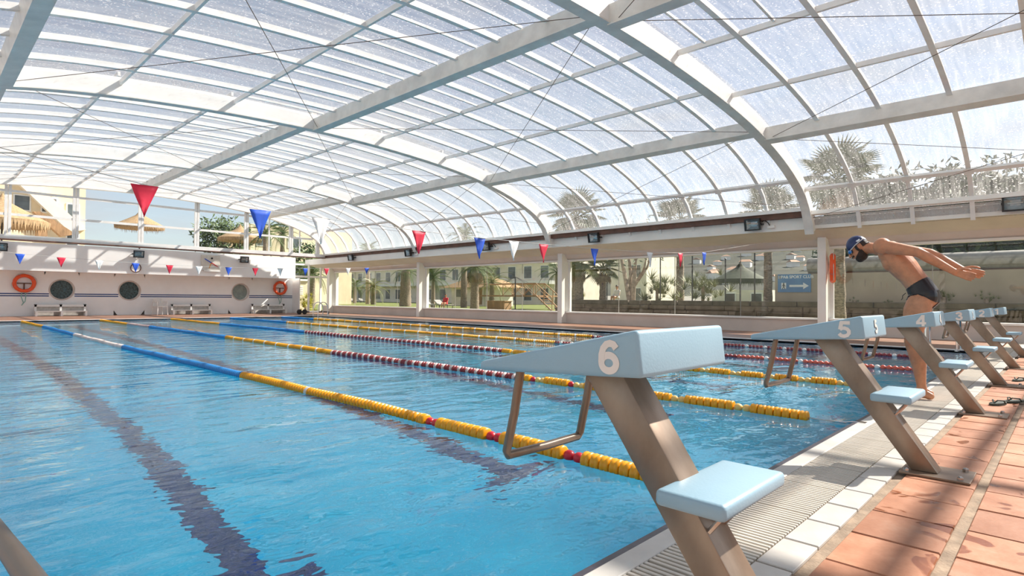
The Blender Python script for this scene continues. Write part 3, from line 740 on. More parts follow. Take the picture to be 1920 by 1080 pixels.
FLAB = ['small blue pennant near the large lifebuoy', 'small red pennant left of the first porthole area, far line', 'small white pennant above the first bench, far line', 'small blue pennant in front of the round wall dial',
        'small red pennant over the middle porthole', 'small white pennant left of the square pace clock', 'small blue pennant just right of the pace clock', 'small red pennant under the floodlight by the clock',
        'small white pennant over the white wall\'s end lifebuoy', 'small blue pennant in front of the corner door', 'small red pennant in front of the last window pillar', 'small white pennant over the farthest window bay', 'last small blue pennant of the far line, over the palms']
fl = lambda i, c, x: FLAB[i]
flag_line(22.0, [(x, cs[i%3], z) for i, (x, z) in enumerate(zip(fx, fz))], ((-2.3,22,2.6),(17.0,22,2.6)), 0, 'thin white line carrying the small far pennants', fl)

# ------------------------------------------------------------------ floodlights
def flood(loc, rz, label, tilt=.25, box=False):
    t = thing('floodlight', label, 'floodlight', loc, rz, 'floodlights')
    R = Euler((tilt, 0, 0)).to_matrix().to_4x4()
    hb = MB().prism([(-.22,.17),(.22,.17),(.22,-.17),(-.22,-.17)], 'y', -.10, -.02); hb.add([(-.2,-.02,.15),(.2,-.02,.15),(.2,-.02,-.15),(-.2,-.02,-.15),(-.1,.08,.08),(.1,.08,.08),(.1,.08,-.08),(-.1,.08,-.08)], [(4,5,6,7),(0,1,5,4),(1,2,6,5),(2,3,7,6),(3,0,4,7)])
    # hollow front: frame, reflector, glass
    me = MB()
    for x0,x1,z0,z1 in ((-.22,.22,.135,.17),(-.22,.22,-.17,-.135),(-.22,-.185,-.135,.135),(.185,.22,-.135,.135)): me.box(x0,x1,-.11,-.01,z0,z1)
    me.add([(-.2,-.01,.15),(.2,-.01,.15),(.2,-.01,-.15),(-.2,-.01,-.15),(-.11,.09,.09),(.11,.09,.09),(.11,.09,-.09),(-.11,.09,-.09)], [(4,5,6,7),(0,1,5,4),(1,2,6,5),(2,3,7,6),(3,0,4,7)])
    o = me.build('housing', 'black', t); o.rotation_euler = (tilt,0,0)
    o = MB().add([(-.185,-.03,.135),(.185,-.03,.135),(.185,-.03,-.135),(-.185,-.03,-.135),(-.09,.06,.06),(.09,.06,.06),(.09,.06,-.06),(-.09,.06,-.06)], [(4,5,6,7),(0,1,5,4),(1,2,6,5),(2,3,7,6),(3,0,4,7)]).build('reflector', pbr('reflector',(.62,.66,.68),.25,metal=.6,var=.1,scale=8), t); o.rotation_euler = (tilt,0,0)
    o = MB().lathe([(.015,-.13),(.015,.13)], 8, 'x', (0,-.01,0)).build('bulb', 'fwhite', t, smooth=True); o.rotation_euler = (tilt,0,0)
    o = MB().box(-.19,.19,-.098,-.092,-.14,.14).build('pane', 'glass_clear', t); o.rotation_euler = (tilt,0,0)
    MB().box(-.24,-.225,-.03,.16,-.02,.02).box(.225,.24,-.03,.16,-.02,.02).box(-.24,.24,.15,.165,-.02,.02).build('yoke', 'black', t)
    if box:
        MB().box(.36,.56,.08,.16,-.14,-.06).build('ballast_box', 'white', t, bevel=.01)
        MB().tube([(.22,.05,.05),(.30,.04,.10),(.38,.10,.02),(.42,.12,-.07)], .012, 6).build('power_lead', 'black', t, smooth=True)
    return t
FL = [(6.57,'floodlight on the window beam by the blue arrow sign',True),(12.13,'floodlight on the window beam above the eighth pennant',False),(17.65,'floodlight with white box on the beam over the palm windows',True),(23.1,'floodlight on the beam above the second window pillar',True),(28.36,'floodlight on the beam, closest to the far corner',False),(.88,'floodlight at the frame edge above the last blocks',True)]
for y, lab, bx in FL: flood((16.78, y, 3.13), -math.pi/2, lab, .2, False if not bx else True)
for x, lab in ((2.66,'floodlight on the far wall at its left end'),(7.66,'floodlight on the far wall over the middle porthole'),(12.61,'floodlight on the far wall beside the pace clock')):
    flood((x, 32.33, 2.96), 0, lab, .2)

# ------------------------------------------------------------------ wall fittings
def lifebuoy(loc, rz, label, rad=.33, hang=True):
    t = thing('lifebuoy', label, 'lifebuoy', loc, rz, 'orange lifebuoys')
    MB().tube([(rad*math.cos(a), 0, rad*math.sin(a)) for a in np.linspace(0,2*math.pi,36,endpoint=False)], .075, 12, closed=True).build('ring', 'orange', t, smooth='all')
    for a0 in (.4, 1.97, 3.54, 5.11):
        MB().tube([(rad*math.cos(a)*1.0, 0, rad*math.sin(a)) for a in (a0, a0+.06, a0+.12)], .079, 12).build('band', 'coral', t)
    gr = [((rad+.085+.03*math.sin(a*4))*math.cos(a), -.02, (rad+.085+.03*math.sin(a*4))*math.sin(a)) for a in np.linspace(0,2*math.pi,48,endpoint=False)]
    MB().tube(gr, .01, 5, closed=True).build('grab_line', 'string', t)
    if hang:
        MB().box(-.24,.24,.02,.075,-.02,.02).box(-.025,.025,.02,.075,-.3,0).build('hanger', 'brown', t)
        MB().tube([(-.08,-.02,-.38),(-.1,-.03,-.6),(-.02,-.02,-.85),(-.08,-.03,-.98),(.04,-.02,-.8),(.06,-.03,-.6),(.03,-.02,-.38)], .018, 5).build('throw_line', 'rope_green', t)
    return t
lifebuoy((3.57, 33.40, 1.46), 0, 'large orange lifebuoy with green throw line on the white wall', .34)
lifebuoy((15.12, 33.40, 1.46), 0, 'orange lifebuoy on the white wall next to the corner door', .34)
lifebuoy((17.74, 4.765, 1.86), math.radians(15), 'orange lifebuoy hung on the window pillar, seen nearly edge on', .34, False)
def bench(x, label):
    t = thing('bench', label, 'bench', (x, 33.1, 0), group='white benches along the far wall')
    for px in (-.9, 0, .9):
        MB().box(px-.04, px+.04, .1, .18, 0, .52).build('leg', 'white', t); MB().box(px-.04, px+.04, -.22, -.14, 0, .22).build('leg', 'white', t)
        MB().box(px-.035, px+.035, -.2, .14, .14, .2).build('brace', 'white', t)
    for y in (-.2,-.1,.0): MB().box(-.95,.95,y,y+.08,.20,.235).build('slat', 'white', t)
    for z in (.42,): MB().box(-.95,.95,.1,.13,z,z+.09).build('slat', 'white', t)
    MB().box(-.92,.92,.185,.2,.02,.5).build('backing', pbr('bench_panel',(.55,.52,.48),.6), t)
    for px in (-.9,0,.9): MB().box(px-.05,px+.05,.09,.19,.50,.53).build('cap', 'black', t)
bench(4.85,'white bench below the first porthole near the lifebuoy'); bench(10.3,'white bench between the plastic chair and far porthole'); bench(14.35,'white bench below the small lifebuoy by the door')
def chair(x):
    t = thing('plastic_chair', 'white plastic chair standing beside the middle bench', 'chair', (x, 33.0, 0), .25)
    for sx in (-.23,.23):
        for sy in (-.22,.22): MB().tube([(sx*1.1, sy*1.1, 0),(sx, sy, .42)], .022, 6).build('leg', 'white', t)
        MB().tube([(sx,-.2,.42),(sx*1.1,-.2,.63),(sx*1.1,.2,.64)], .022, 6).build('armrest', 'white', t)
    MB().box(-.24,.24,-.24,.22,.40,.44).build('seat', 'white', t, bevel=.01)
    for k in range(5): MB().box(-.22+k*.095, -.22+k*.095+.06, .2, .23, .44, .78).build('slat', 'white', t)
    MB().tube([(-.24,.22,.42),(-.24,.24,.78),(0,.25,.84),(.24,.24,.78),(.24,.22,.42)], .02, 6).build('backrest_frame', 'white', t)
chair(8.8)
def pace_clock():
    t = thing('pace_clock', 'square white pace clock with red, blue and yellow hands', 'clock', (10.95, 32.42, 2.68))
    MB().box(-.46,.46,-.02,.06,-.40,.42).build('face', pbr('clock_face',(.72,.69,.62),.6,var=.05), t, bevel=.02)
    MB().box(-.34,.46,-.06,.04,-.44,-.36).build('foot_rail', 'white', t)
    MB().lathe([(.05,-.05),(.05,-.02)], 12, 'y', (.05,0,.25)).build('hub', 'black', t)
    for a, l, m, wd in ((-.55,.42,'red',.022),(2.6,.38,'flag_blue',.022),(-1.9,.3,'yellow',.018)):
        d = (math.cos(a), 0, math.sin(a)); MB().obox((.02+d[0]*l/2, -.035, .02+d[2]*l/2), d, (0,1,0), (-d[2],0,d[0]), l/2, .006, wd).build('hand', m, t)
pace_clock()
t = thing('wall_dial', 'small round white dial on the far wall under a floodlight', 'dial', (7.59, 32.47, 2.29))
MB().lathe([(.2,-.02),(.2,.03)], 24, 'y').build('face', 'white', t); MB().tube([(.21*math.cos(a),-.02,.21*math.sin(a)) for a in np.linspace(0,2*math.pi,24,endpoint=False)], .022, 6, closed=True).build('rim', 'brown', t)

# ------------------------------------------------------------------ ladders, low bar, sandals
def ladder(loc, rz, label, h=.72, r=.021):
    t = thing('pool_ladder', label, 'ladder', loc, rz, 'steel pool ladders')
    for sx in (-.25, .25):
        pts = [(sx,-.42,0),(sx,-.42,h*.55)] + [(sx,-.42+.26-.26*math.cos(a), h*.55+.30*math.sin(a)) for a in np.linspace(.3,math.pi-.3,8)] + [(sx,.10,h*.45),(sx,.10,-.9)]
        MB().tube(pts, r, 10).build('handrail', 'chrome', t, smooth=True)
        MB().lathe([(.045,.0),(.045,.012),(.022,.02)], 12, c=(sx,-.42,0)).build('flange', 'chrome', t)
    for z in (-.25,-.5,-.75): MB().box(-.25,.25,.06,.14,z,z+.02).build('tread', 'chrome', t)
    return t
ladder((14.45, 1.85, 0), -math.pi/2, 'steel ladder rails at the far pool side behind block 3')
ladder((14.45, 27.0, 0), -math.pi/2, 'steel ladder rails in the far pool corner by the door')
t = thing('pool_ladder', 'steel ladder rail, coloured dark as if in shadow, cutting the bottom left corner', 'ladder', (.12, .8, 0), group='steel pool ladders')
for sx in (0, -.5):
    MB().tube([(sx,-.22,0),(sx,-.22,.46),(sx,-.19,.56),(sx,-.10,.61),(sx,.04,.592),(sx,.20,.573),(sx,.35,.554),(sx,.51,.532),(sx,.72,.505),(sx,.84,.46),(sx,.88,.36),(sx,.88,-.9)], .0155, 12).build('handrail', 'rail_shaded', t, smooth=True)
    MB().lathe([(.04,.0),(.04,.012),(.016,.02)], 14, c=(sx,-.22,0)).build('flange', 'steel', t)
for z in (-.25,-.5,-.75): MB().box(-.5,0,.84,.92,z,z+.02).build('tread', 'steel_tube', t)
t = thing('wheeled_bar', 'low black bar with small wheels on the far deck', 'bar', (15.0, 30.2, 0))
MB().box(-.2,1.5,-.03,.03,.10,.15).build('bar', 'black', t)
for x in (-.25, .05): MB().lathe([(.10,-.04),(.14,-.03),(.14,.03),(.10,.04)], 14, 'y', (x,0,.14)).build('wheel', 'black', t)
MB().box(1.42,1.5,-.03,.03,0,.10).build('leg', 'black', t)
def sandal(loc, rz, label):
    t = thing('flip_flop', label, 'sandal', loc, rz, 'dark green flip flops on the deck')
    n_ = 20; pts = [(.045*math.cos(a)*(1+.15*math.sin(a)), .13*math.sin(a)) for a in np.linspace(0,2*math.pi,n_,endpoint=False)]
    MB().prism(pts, 'z', 0, .018).build('sole', 'green', t)
    for s_ in (-1, 1): MB().tube([(0,.085,.018),(s_*.02,.06,.045),(s_*.042,.0,.04),(s_*.045,-.03,.012)], .006, 6).build('strap', 'green', t, smooth=True)
    return t
sandal((7.05,.50,.001), 1.25, 'dark green flip flop lying beside starting block 4'); sandal((7.32,.40,.001), 1.05, 'dark green flip flop, the one closer to block 3')
sandal((9.35,.47,.001), 1.3, 'dark flip flop lying beside starting block 3'); sandal((9.64,.38,.001), 1.15, 'dark flip flop closest to starting block 2')
# ------------------------------------------------------------------ people
def cap_limb(mb, p0, p1, r0, r1, n=10):
    p0, p1 = Vector(p0), Vector(p1); t = (p1-p0).normalized(); pts = []; rs = []
    for a in (-.98, -.8, -.45): pts.append(p0 + t*r0*a); rs.append(r0*math.sqrt(1-a*a))
    for f in np.linspace(0, 1, 4): pts.append(p0.lerp(p1, f)); rs.append(r0+(r1-r0)*f)
    for a in (.45, .8, .98): pts.append(p1 + t*r1*a); rs.append(r1*math.sqrt(1-a*a))
    mb.tube(pts, rs, n); return mb
def chain(mb, pts, rs, n=10):
    for i in range(len(pts)-1): cap_limb(mb, pts[i], pts[i+1], rs[i], rs[i+1], n)
    return mb
def loft(mb, secs, n=24, sq=2.3):
    # secs: (x, y, z, half width, half thickness); rings stand across the path
    P = [Vector(s_[:3]) for s_ in secs]; vs = []
    for i, s_ in enumerate(secs):
        t = (P[min(i+1, len(P)-1)] - P[max(i-1, 0)]).normalized(); ux = Vector((1,0,0)); ux = (ux - t*ux.dot(t)).normalized(); uy = t.cross(ux)
        for k in range(n):
            a = 2*math.pi*k/n; c, s2 = math.cos(a), math.sin(a)
            c = math.copysign(abs(c)**(2/sq), c); s2 = math.copysign(abs(s2)**(2/sq), s2)
            vs.append(P[i] + ux*c*s_[3] + uy*s2*s_[4])
    m = len(secs); fs = [(i*n+k, i*n+(k+1) % n, (i+1)*n+(k+1) % n, (i+1)*n+k) for i in range(m-1) for k in range(n)]
    fs += [tuple(range(n))[::-1], tuple(range((m-1)*n, m*n))]
    return mb.add(vs, fs)
def remeshed(mb, name, mat, voxel, smooth=4):
    me0 = mb.mesh(name, mat); ob = bpy.data.objects.new(name, me0); COL.objects.link(ob)
    r = ob.modifiers.new('r', 'REMESH'); r.mode = 'VOXEL'; r.voxel_size = voxel
    s_ = ob.modifiers.new('s', 'SMOOTH'); s_.factor = .5; s_.iterations = smooth
    dg = bpy.context.evaluated_depsgraph_get(); me = bpy.data.meshes.new_from_object(ob.evaluated_get(dg))
    bpy.data.objects.remove(ob); me.materials.clear(); me.materials.append(M[mat])
    for p in me.polygons: p.use_smooth = True
    return me
def shell(me, pred, off, name, mat):
    bm = bmesh.new(); bm.from_mesh(me); bm.normal_update()
    kill = [f for f in bm.faces if not pred(f.calc_center_median())]
    nm = {v.index: v.normal.copy() for v in bm.verts}
    bmesh.ops.delete(bm, geom=kill, context='FACES')
    for v in bm.verts:
        edge = any(len(e.link_faces) < 2 for e in v.link_edges)
        v.co += v.normal * (off*.15 if edge else off)
    m2 = bpy.data.meshes.new(name); bm.to_mesh(m2); bm.free(); m2.materials.append(M[mat])
    for p in m2.polygons: p.use_smooth = True
    return m2
def build_diver():
    BX, BY = 6.98, 1.08
    t = thing('person', 'swimmer bending forward with arms swept back, dark cap and trunks, at the pool edge', 'person', (BX, BY, 0))
    mb = MB()
    S = lambda x, y, z: (x, y-BY, z)
    loft(mb, [(*S(0,1.07,.895),.10,.075),(*S(0,1.05,.955),.163,.115),(*S(0,1.055,1.03),.170,.120),(*S(0,1.095,1.11),.152,.108),(*S(0,1.15,1.195),.150,.108),(*S(0,1.215,1.285),.168,.122),(*S(0,1.285,1.375),.182,.128),(*S(0,1.345,1.45),.178,.110),(*S(0,1.395,1.505),.11,.075)])
    # glutes, chest, shoulder blades
    for sx in (-1, 1):
        mb.ball(S(sx*.075,1.02,1.0), (.085,.085,.10), 14, 10); mb.ball(S(sx*.085,1.345,1.34), (.085,.05,.08), 12, 8)
        mb.ball(S(sx*.09,1.26,1.45), (.08,.05,.08), 12, 8)
        hip, knee, ank = S(sx*.095,1.055,.95), S(sx*.105,1.135,.555), S(sx*.105,1.065,.11)
        fy = .035 if sx > 0 else 0.0
        S = lambda x, y, z, fy=fy: (x, y-BY+fy, z)
        loft(mb, [(*S(sx*.09,1.065,.99),.085,.10),(*S(sx*.098,1.095,.86),.090,.118),(*S(sx*.10,1.12,.74),.080,.100),(*S(sx*.104,1.13,.62),.062,.075),(*S(sx*.105,1.14,.55),.057,.066),(*S(sx*.105,1.12,.47),.052,.062),(*S(sx*.105,1.085,.36),.058,.068),(*S(sx*.105,1.075,.25),.046,.052),(*S(sx*.105,1.065,.14),.034,.040),(*S(sx*.105,1.055,.07),.034,.044)], 16)
        mb.ball(S(sx*.105,1.178,.565), (.04,.028,.045), 10, 8)
        # foot
        mb.ball(S(sx*.105,1.0,.038), (.034,.042,.036), 12, 8)
        loft(mb, [(*S(sx*.105,1.0,.045),.032,.036),(*S(sx*.107,1.07,.055),.034,.042),(*S(sx*.112,1.14,.036),.042,.030),(*S(sx*.115,1.19,.024),.046,.020),(*S(sx*.115,1.215,.02),.042,.014)], 14)
        for k, (ox, ln, rr) in enumerate(((-.034,.05,.015),(-.012,.052,.011),(.006,.047,.0105),(.023,.04,.010),(.038,.03,.0095))):
            chain(mb, [S(sx*(.115+ox), 1.19, .018), S(sx*(.116+ox), 1.20+ln, .014)], [rr*1.05, rr], 8)
        # arm
        S = lambda x, y, z: (x, y-BY, z)
        sh = S(sx*.195,1.37,1.505)
        mb.ball(sh, (.076,.084,.084), 14, 10)
        if sx < 0: el, wr = S(-.225,1.07,1.43), S(-.105,.80,1.235)
        else: el, wr = S(.215,1.04,1.445), S(.055,.755,1.26)
        mid = tuple(np.array(sh)*.55+np.array(el)*.45)
        chain(mb, [sh, mid, el], [.070,.060,.046], 14)
        f1 = tuple(np.array(el)*.7+np.array(wr)*.3)
        chain(mb, [el, f1, wr], [.047,.048,.031], 14)
        # hand: palm and five fingers
        w = Vector(wr); d = (w - Vector(f1)).normalized()
        d = Vector((d.x*.35, d.y, d.z*.55)).normalized(); side = Vector((0,.35,-.94)); side = (side - d*side.dot(d)).normalized(); nrm = d.cross(side)
        def H(a, b_, c): return tuple(w + d*a + side*b_ + nrm*c)
        for bb in (-.024,-.008,.008,.024): chain(mb, [H(.0,bb*.6,0), H(.085,bb*1.1,0)], [.019,.013], 8)
        cu = -1 if sx < 0 else 1
        for k, (bb, l1, l2, l3) in enumerate(((-.031,.036,.024,.018),(-.011,.041,.028,.019),(.010,.038,.026,.019),(.030,.030,.020,.016))):
            a0 = .088; c1 = cu*.012; c2 = cu*.032
            chain(mb, [H(a0,bb,0), H(a0+l1,bb*1.1,c1), H(a0+l1+l2*.8,bb*1.12,c2), H(a0+l1+l2*.8+l3*.6,bb*1.1,c2+cu*.014)], [.0105,.0098,.009,.008], 8)
        chain(mb, [H(.02,-.03,cu*.006), H(.05,-.052,cu*.02), H(.085,-.060,cu*.032), H(.108,-.058,cu*.04)], [.014,.0115,.010,.009], 8)
    # neck, head
    cap_limb(mb, S(0,1.39,1.475), S(0,1.55,1.515), .064, .058, 16)
    c = Vector(S(0,1.628,1.517)); ax = Vector((0,.60,.80)).normalized(); fn = Vector((0,.80,-.60)).normalized(); lx = Vector((1,0,0))
    rot = Matrix((lx, fn, ax)).transposed()
    Hd = lambda a, f, s_: tuple(c + ax*a + fn*f + lx*s_)
    mb.ball(c + ax*.025 - fn*.006, (.078,.100,.102), 20, 14, rot)
    mb.ball(c - ax*.055 + fn*.028, (.060,.068,.080), 16, 12, rot)
    mb.ball(c - ax*.105 + fn*.055, (.034,.030,.030), 12, 8, rot)
    chain(mb, [Hd(.012,.090,0), Hd(-.030,.118,0)], [.010,.015], 8); 
    for sx in (-1, 1):
        mb.ball(Hd(-.034,.108,sx*.012), .009, 8, 6); mb.ball(Hd(-.01,.075,sx*.045), (.02,.022,.018), 8, 6)
        mb.ball(Hd(-.012,-.008,sx*.078), (.009,.018,.030), 10, 8, rot)
    chain(mb, [Hd(-.062,.098,-.018), Hd(-.062,.104,0), Hd(-.062,.098,.018)], [.007,.009,.007], 8)
    me = remeshed(mb, 'body', 'skin', .0055, 5)
    put('body', me, t)
    def wl(p):
        y = p.y + BY; z = p.z
        waist = 1.065 + (1.20-y)*.72
        low = np.interp(y, [.90,.95,1.02,1.08,1.14,1.19,1.24], [.955,.945,.995,1.02,1.005,.975,.95])
        if abs(p.x) < .045: low = .885
        return .86 < y < 1.26 and low < z < waist and z < 1.23 and abs(p.x) < .2
    tr = put('trunks', shell(me, wl, .007, 'trunks', 'trunks'), t)
    MB().tube([S(-.02,1.205,1.035), S(-.05,1.225,1.01), S(-.055,1.225,.985), S(-.06,1.235,.965)], .0035, 6).build('drawstring', 'black', tr)
    def hd(p): q = p - c; return q.dot(ax), q.dot(fn), q.dot(lx), q.length
    cp = put('swim_cap', shell(me, lambda p: (lambda a, f, l, r: r < .16 and a - .10*f*0 > .018 + .28*min(f,0)*0 and a > .02 + .05*f)(*hd(p)), .006, 'swim_cap', 'cap'), t)
    put('cap_band', shell(me, lambda p: (lambda a, f, l, r: r < .16 and .035 < a < .06 and -.07 < f < -.03)(*hd(p)), .0085, 'cap_band', 'sign_white'), cp)
    put('beard', shell(me, lambda p: (lambda a, f, l, r: r < .19 and f > -.022 and ((a < -.040 - .5*max(f, 0)) or (-.060 < a < -.043 and f > .075) or (-.04 < a < .02 and -.012 < f < .012 and abs(l) > .05)))(*hd(p)), .009, 'beard', 'hair'), t)
    put('hair', shell(me, lambda p: (lambda a, f, l, r: r < .125 and -.028 < a < .026 and f < -.05)(*hd(p)), .006, 'hair', 'hair'), t)
    gg = thing('goggles', '', None); 
    for k in ('label',):
        if k in gg: del gg[k]
    gg.parent = t
    for sx in (-1, 1):
        e_ = Vector(Hd(.002,.076,sx*.048)); nn = (fn*.62 + lx*sx*.78).normalized(); vv = ax.cross(nn).normalized(); r2 = Matrix((vv, nn, ax)).transposed()
        MB().ball(e_ + nn*.006, (.026,.016,.021), 14, 8, r2).build('lens', 'goggle', gg, smooth='all')
        ring = [e_ + vv*math.cos(a)*.028 + ax*math.sin(a)*.023 for a in np.linspace(0,2*math.pi,20,endpoint=False)]
        MB().tube(ring, .0065, 6, closed=True).build('gasket', 'black', gg)
    st = [Hd(.004+.03*(1-math.cos(a))/2*1.2, .0945*math.cos(a)*1.10-.004, .083*math.sin(a)*1.09) for a in np.linspace(.55, 2*math.pi-.55, 24)]
    MB().tube(st, .005, 6).build('strap', 'string', gg)
build_diver()
def head_in_water(loc, cap_mat, label):
    t = thing('person', label, 'person', loc)
    mb = MB(); mb.ball((0,0,.12), (.078,.1,.115), 16, 12); mb.ball((0,-.03,.06), (.062,.07,.075), 14, 10); cap_limb(mb, (0,.02,.03), (0,.04,-.10), .06, .07, 14); cap_limb(mb, (-.17,.05,-.13), (.17,.05,-.13), .07, .07, 14)
    mb.ball((0,-.105,.095), (.013,.018,.02), 8, 6)
    me = remeshed(mb, 'body', 'skin', .012, 3); put('body', me, t)
    put('swim_cap', shell(me, lambda p: p.z > .13, .008, 'swim_cap', cap_mat), t)
head_in_water((2.12, 27.0, WZ-.0), 'capblue', 'swimmer\'s head in a blue cap at the far left of the pool')

# ------------------------------------------------------------------ the garden outside
lawn = MB().box(18.4, 160, -60, 120, -.6, .12).build('lawn', 'lawn'); tag(lawn, 'sunlit green lawn beyond the long windows', 'lawn', kind='structure')
grd = MB().box(-60, 18.4, 34.2, 120, -.6, .02).build('ground', 'beige'); tag(grd, 'pale paved ground behind the far wall', 'ground', kind='structure')
grd = MB().box(-60, -4, -60, 34.2, -.6, .02).build('ground', 'beige'); tag(grd, 'pale paved ground on the side opposite the windows', 'ground', kind='structure')
def frond_pinnate(L=2.2, n=22, mat='frond', droop=1.0):
    mb = MB(); pts = []
    for i in range(n+1):
        f = i/n; pts.append(Vector((L*f*(1-.15*droop*f), 0, L*(.42*f-.75*droop*f*f))))
    mb.tube(pts, [.03*(1-.8*i/n) for i in range(n+1)], 5)
    for i in range(2, n):
        f = i/n; l = .55*math.sin(math.pi*(.15+.8*f))*L/2.2
        for s_ in (-1, 1):
            p = pts[i]; q = p + Vector((l*.45, s_*l*.85, -.25*l)); w = .028
            mb.add([p+Vector((-w,0,0)), p+Vector((w,0,0)), q], [(0,1,2)])
    return mb.mesh('frond', mat)
def frond_fan(L=1.5, mat='frond2'):
    mb = MB(); mb.tube([(0,0,0),(L*.5,0,.12*L)], .02, 5); c = Vector((L*.5,0,.12*L))
    n = 22
    for k in range(n):
        a = -2.0 + 4.0*k/(n-1); l = L*.62*(1-.12*abs(a)); e_ = c + Vector((math.cos(a)*l, math.sin(a)*l, -.22*l)); s_ = Vector((-math.sin(a), math.cos(a), 0))*.045
        m_ = c.lerp(e_, .55) + Vector((0,0,.04)); mb.add([c, m_+s_, e_, m_-s_], [(0,1,2,3)])
    return mb.mesh('frond', mat)
FR = {'p': frond_pinnate(), 'p2': frond_pinnate(2.4, 22, 'frond2', 1.2), 'f': frond_fan(), 'f2': frond_fan(1.4, 'frond'), 'd': frond_fan(1.1, 'dryfrond'), 'y': frond_fan(.8, 'frond2')}
def palm(x, y, h, r, label, kind='p', nf=26, tr=.22, dry=0, scale=1.0, z0=.1, group='palms outside the windows', lean=0.0):
    t = thing('palm_tree', label, 'palm', (x, y, z0), random.uniform(0, 6), group)
    pts = []; rs = []; n = 14
    for i in range(n+1):
        f = i/n; pts.append((lean*f*f, 0, h*f)); rs.append(tr*(1.15-.3*f)*(1+.10*(i % 2)))
    MB().tube(pts, rs, 10).build('trunk', 'trunk', t, smooth=True)
    for k in range(nf):
        a = k*2.399; f = k/nf; el = 1.15 - 2.0*f
        o = put('frond', FR[kind], t, (lean, 0, h), (random.uniform(-.2,.2), -el, a)); s_ = scale*random.uniform(.85, 1.1); o.scale = (s_, s_, s_)
    for k in range(dry):
        o = put('dry_frond', FR['d'], t, (lean, 0, h-.1), (0, 1.2+random.uniform(-.15,.15), k*2.399)); o.scale = (scale,)*3
    return t
def at(px, py, X):
    # point on the plane x = X that shows at this place in the photograph
    v = rot_cam @ Vector((px-960, -(py-540), -F_PX)); v *= X/v.x; return v + Vector((0,0,CAM_H))
rot_cam = rot
# palms: bay by bay
p = at(760,560,33); palm(33, p.y, 3.4, 1.2, 'stout palm with pineapple textured trunk in the farthest bay', 'p', 26, .48)
p = at(700,560,38); palm(38, p.y, 2.0, 1, 'low feathery palm in front of the pale hotel', 'p2', 24, .25)
p = at(665,560,44); palm(44, p.y, 2.4, 1, 'small dark feather palm at the farthest window edge', 'p', 24, .22)
p = at(890,560,27); palm(27, p.y, 3.0, 1, 'tall grey trunked palm in the middle of the third bay', 'p', 30, .26, 8)
p = at(812,560,31); palm(31, p.y, 2.5, 1, 'slim palm next to the sun lounger', 'p', 22, .16)
p = at(922,560,36); palm(36, p.y, 2.2, 1, 'short pale palm behind the wooden crate', 'p2', 24, .22)
p = at(1045,560,37); palm(37, p.y, 3.0, 1, 'palm half hidden behind the middle window pillar', 'p', 24, .2)
p = at(1085,560,24); palm(24, p.y, 2.65, 1, 'fan palm with shaggy grey trunk right of the pillar', 'f', 24, .24, 5, .8)
p = at(1130,560,25.5); palm(25.5, p.y, 2.5, 1, 'fan palm with orange brown trunk left of the forked tree', 'f', 22, .17, 4, .75)
p = at(1440,560,26); palm(26, p.y, 4.6, 1, 'tall palm trunk standing left of the blue sign', 'f2', 24, .16, 8)
p = at(1275,520,30); palm(30, p.y, 5.2, 1, 'tall palm whose crown shows through the roof haze', 'f2', 26, .2, 8, 1.2)
p = at(1080,520,27); palm(27, p.y, 5.6, 1, 'tall palm behind the curved panels above the pillar', 'f2', 26, .22, 8, 1.2)
p = at(870,520,34); palm(34, p.y, 6.2, 1, 'high palm seen through the third roof module', 'p', 26, .25)
p = at(690,520,40); palm(40, p.y, 6.6, 1, 'high palm seen through the last roof module', 'p', 26, .25)
p = at(1570,520,22); palm(22, p.y, 5.0, 1, 'tall palm behind the first roof module panels', 'f2', 24, .22, 6)
# forked tree
p = at(1185,582,24); t = thing('forked_tree', 'bare forked tree with pale trunks on the lawn', 'tree', (24, p.y, .1))
for k, (dx, dy, tp) in enumerate(((-.1,.45,3.4),(.05,-.12,3.2),(.3,.25,3.0))):
    MB().tube([(0,.02*k,0),(dx*.3,dy*.4,tp*.3),(dx*.8,dy*.9,tp*.65),(dx,dy*1.5,tp)], [.15,.11,.09,.06], 8).build('trunk', 'bark', t, smooth=True)
    MB().tube([(dx*.5,dy*.6,tp*.45),(dx+.3,dy-.5,tp*.75),(dx+.2,dy-.8,tp*1.05)], [.07,.05,.03], 6).build('branch', 'bark', t, smooth=True)
lf = MB()
for k in range(900):
    q = Vector((rng.normal(0,.7), rng.normal(0,1.0), 3.6+rng.normal(0,.45))); a = Vector(rng.normal(0,1,3)).normalized(); b_ = a.orthogonal().normalized()
    lf.add([q, q+a*.12+b_*.04, q+a*.22, q+a*.12-b_*.04], [(0,1,2,3)])
lf.build('crown', 'leaf', t)
# yucca bushes and low plants
def yucca(x, y, z, r, label, mat='y', n=34, grp='spiky bushes outside'):
    t = thing('yucca_bush', label, 'bush', (x, y, z), 0, grp)
    sp = FR.setdefault('spike_'+mat, None)
    if sp is None:
        mb = MB()
        for k in range(26):
            a = k*2.399; el = .15+1.2*(k/26); d = Vector((math.cos(a)*math.cos(el), math.sin(a)*math.cos(el), math.sin(el))); s_ = d.cross(Vector((0,0,1))).normalized()*.035
            mb.add([-s_, s_, d*.8], [(0,1,2)]); 
        FR['spike_'+mat] = mb.mesh('leaf_rosette', {'y':'frond2','g':'frond','l':'yelleaf'}[mat])
    MB().tube([(0,0,0),(0,0,r*.8)], .08, 6).build('stem', 'bark', t)
    for k in range(n):
        q = (rng.normal(0,.38*r), rng.normal(0,.5*r), abs(rng.normal(.6,.35))*r); s_ = r*random.uniform(.5,.85)
        put('leaf_rosette', FR['spike_'+mat], t, q, (random.uniform(-.5,.5), random.uniform(-.5,.5), random.uniform(0,6)), (s_,)*3)
p = at(1232,556,27); yucca(27, p.y, .83, .95, 'spiky yucca bush right of the forked tree')
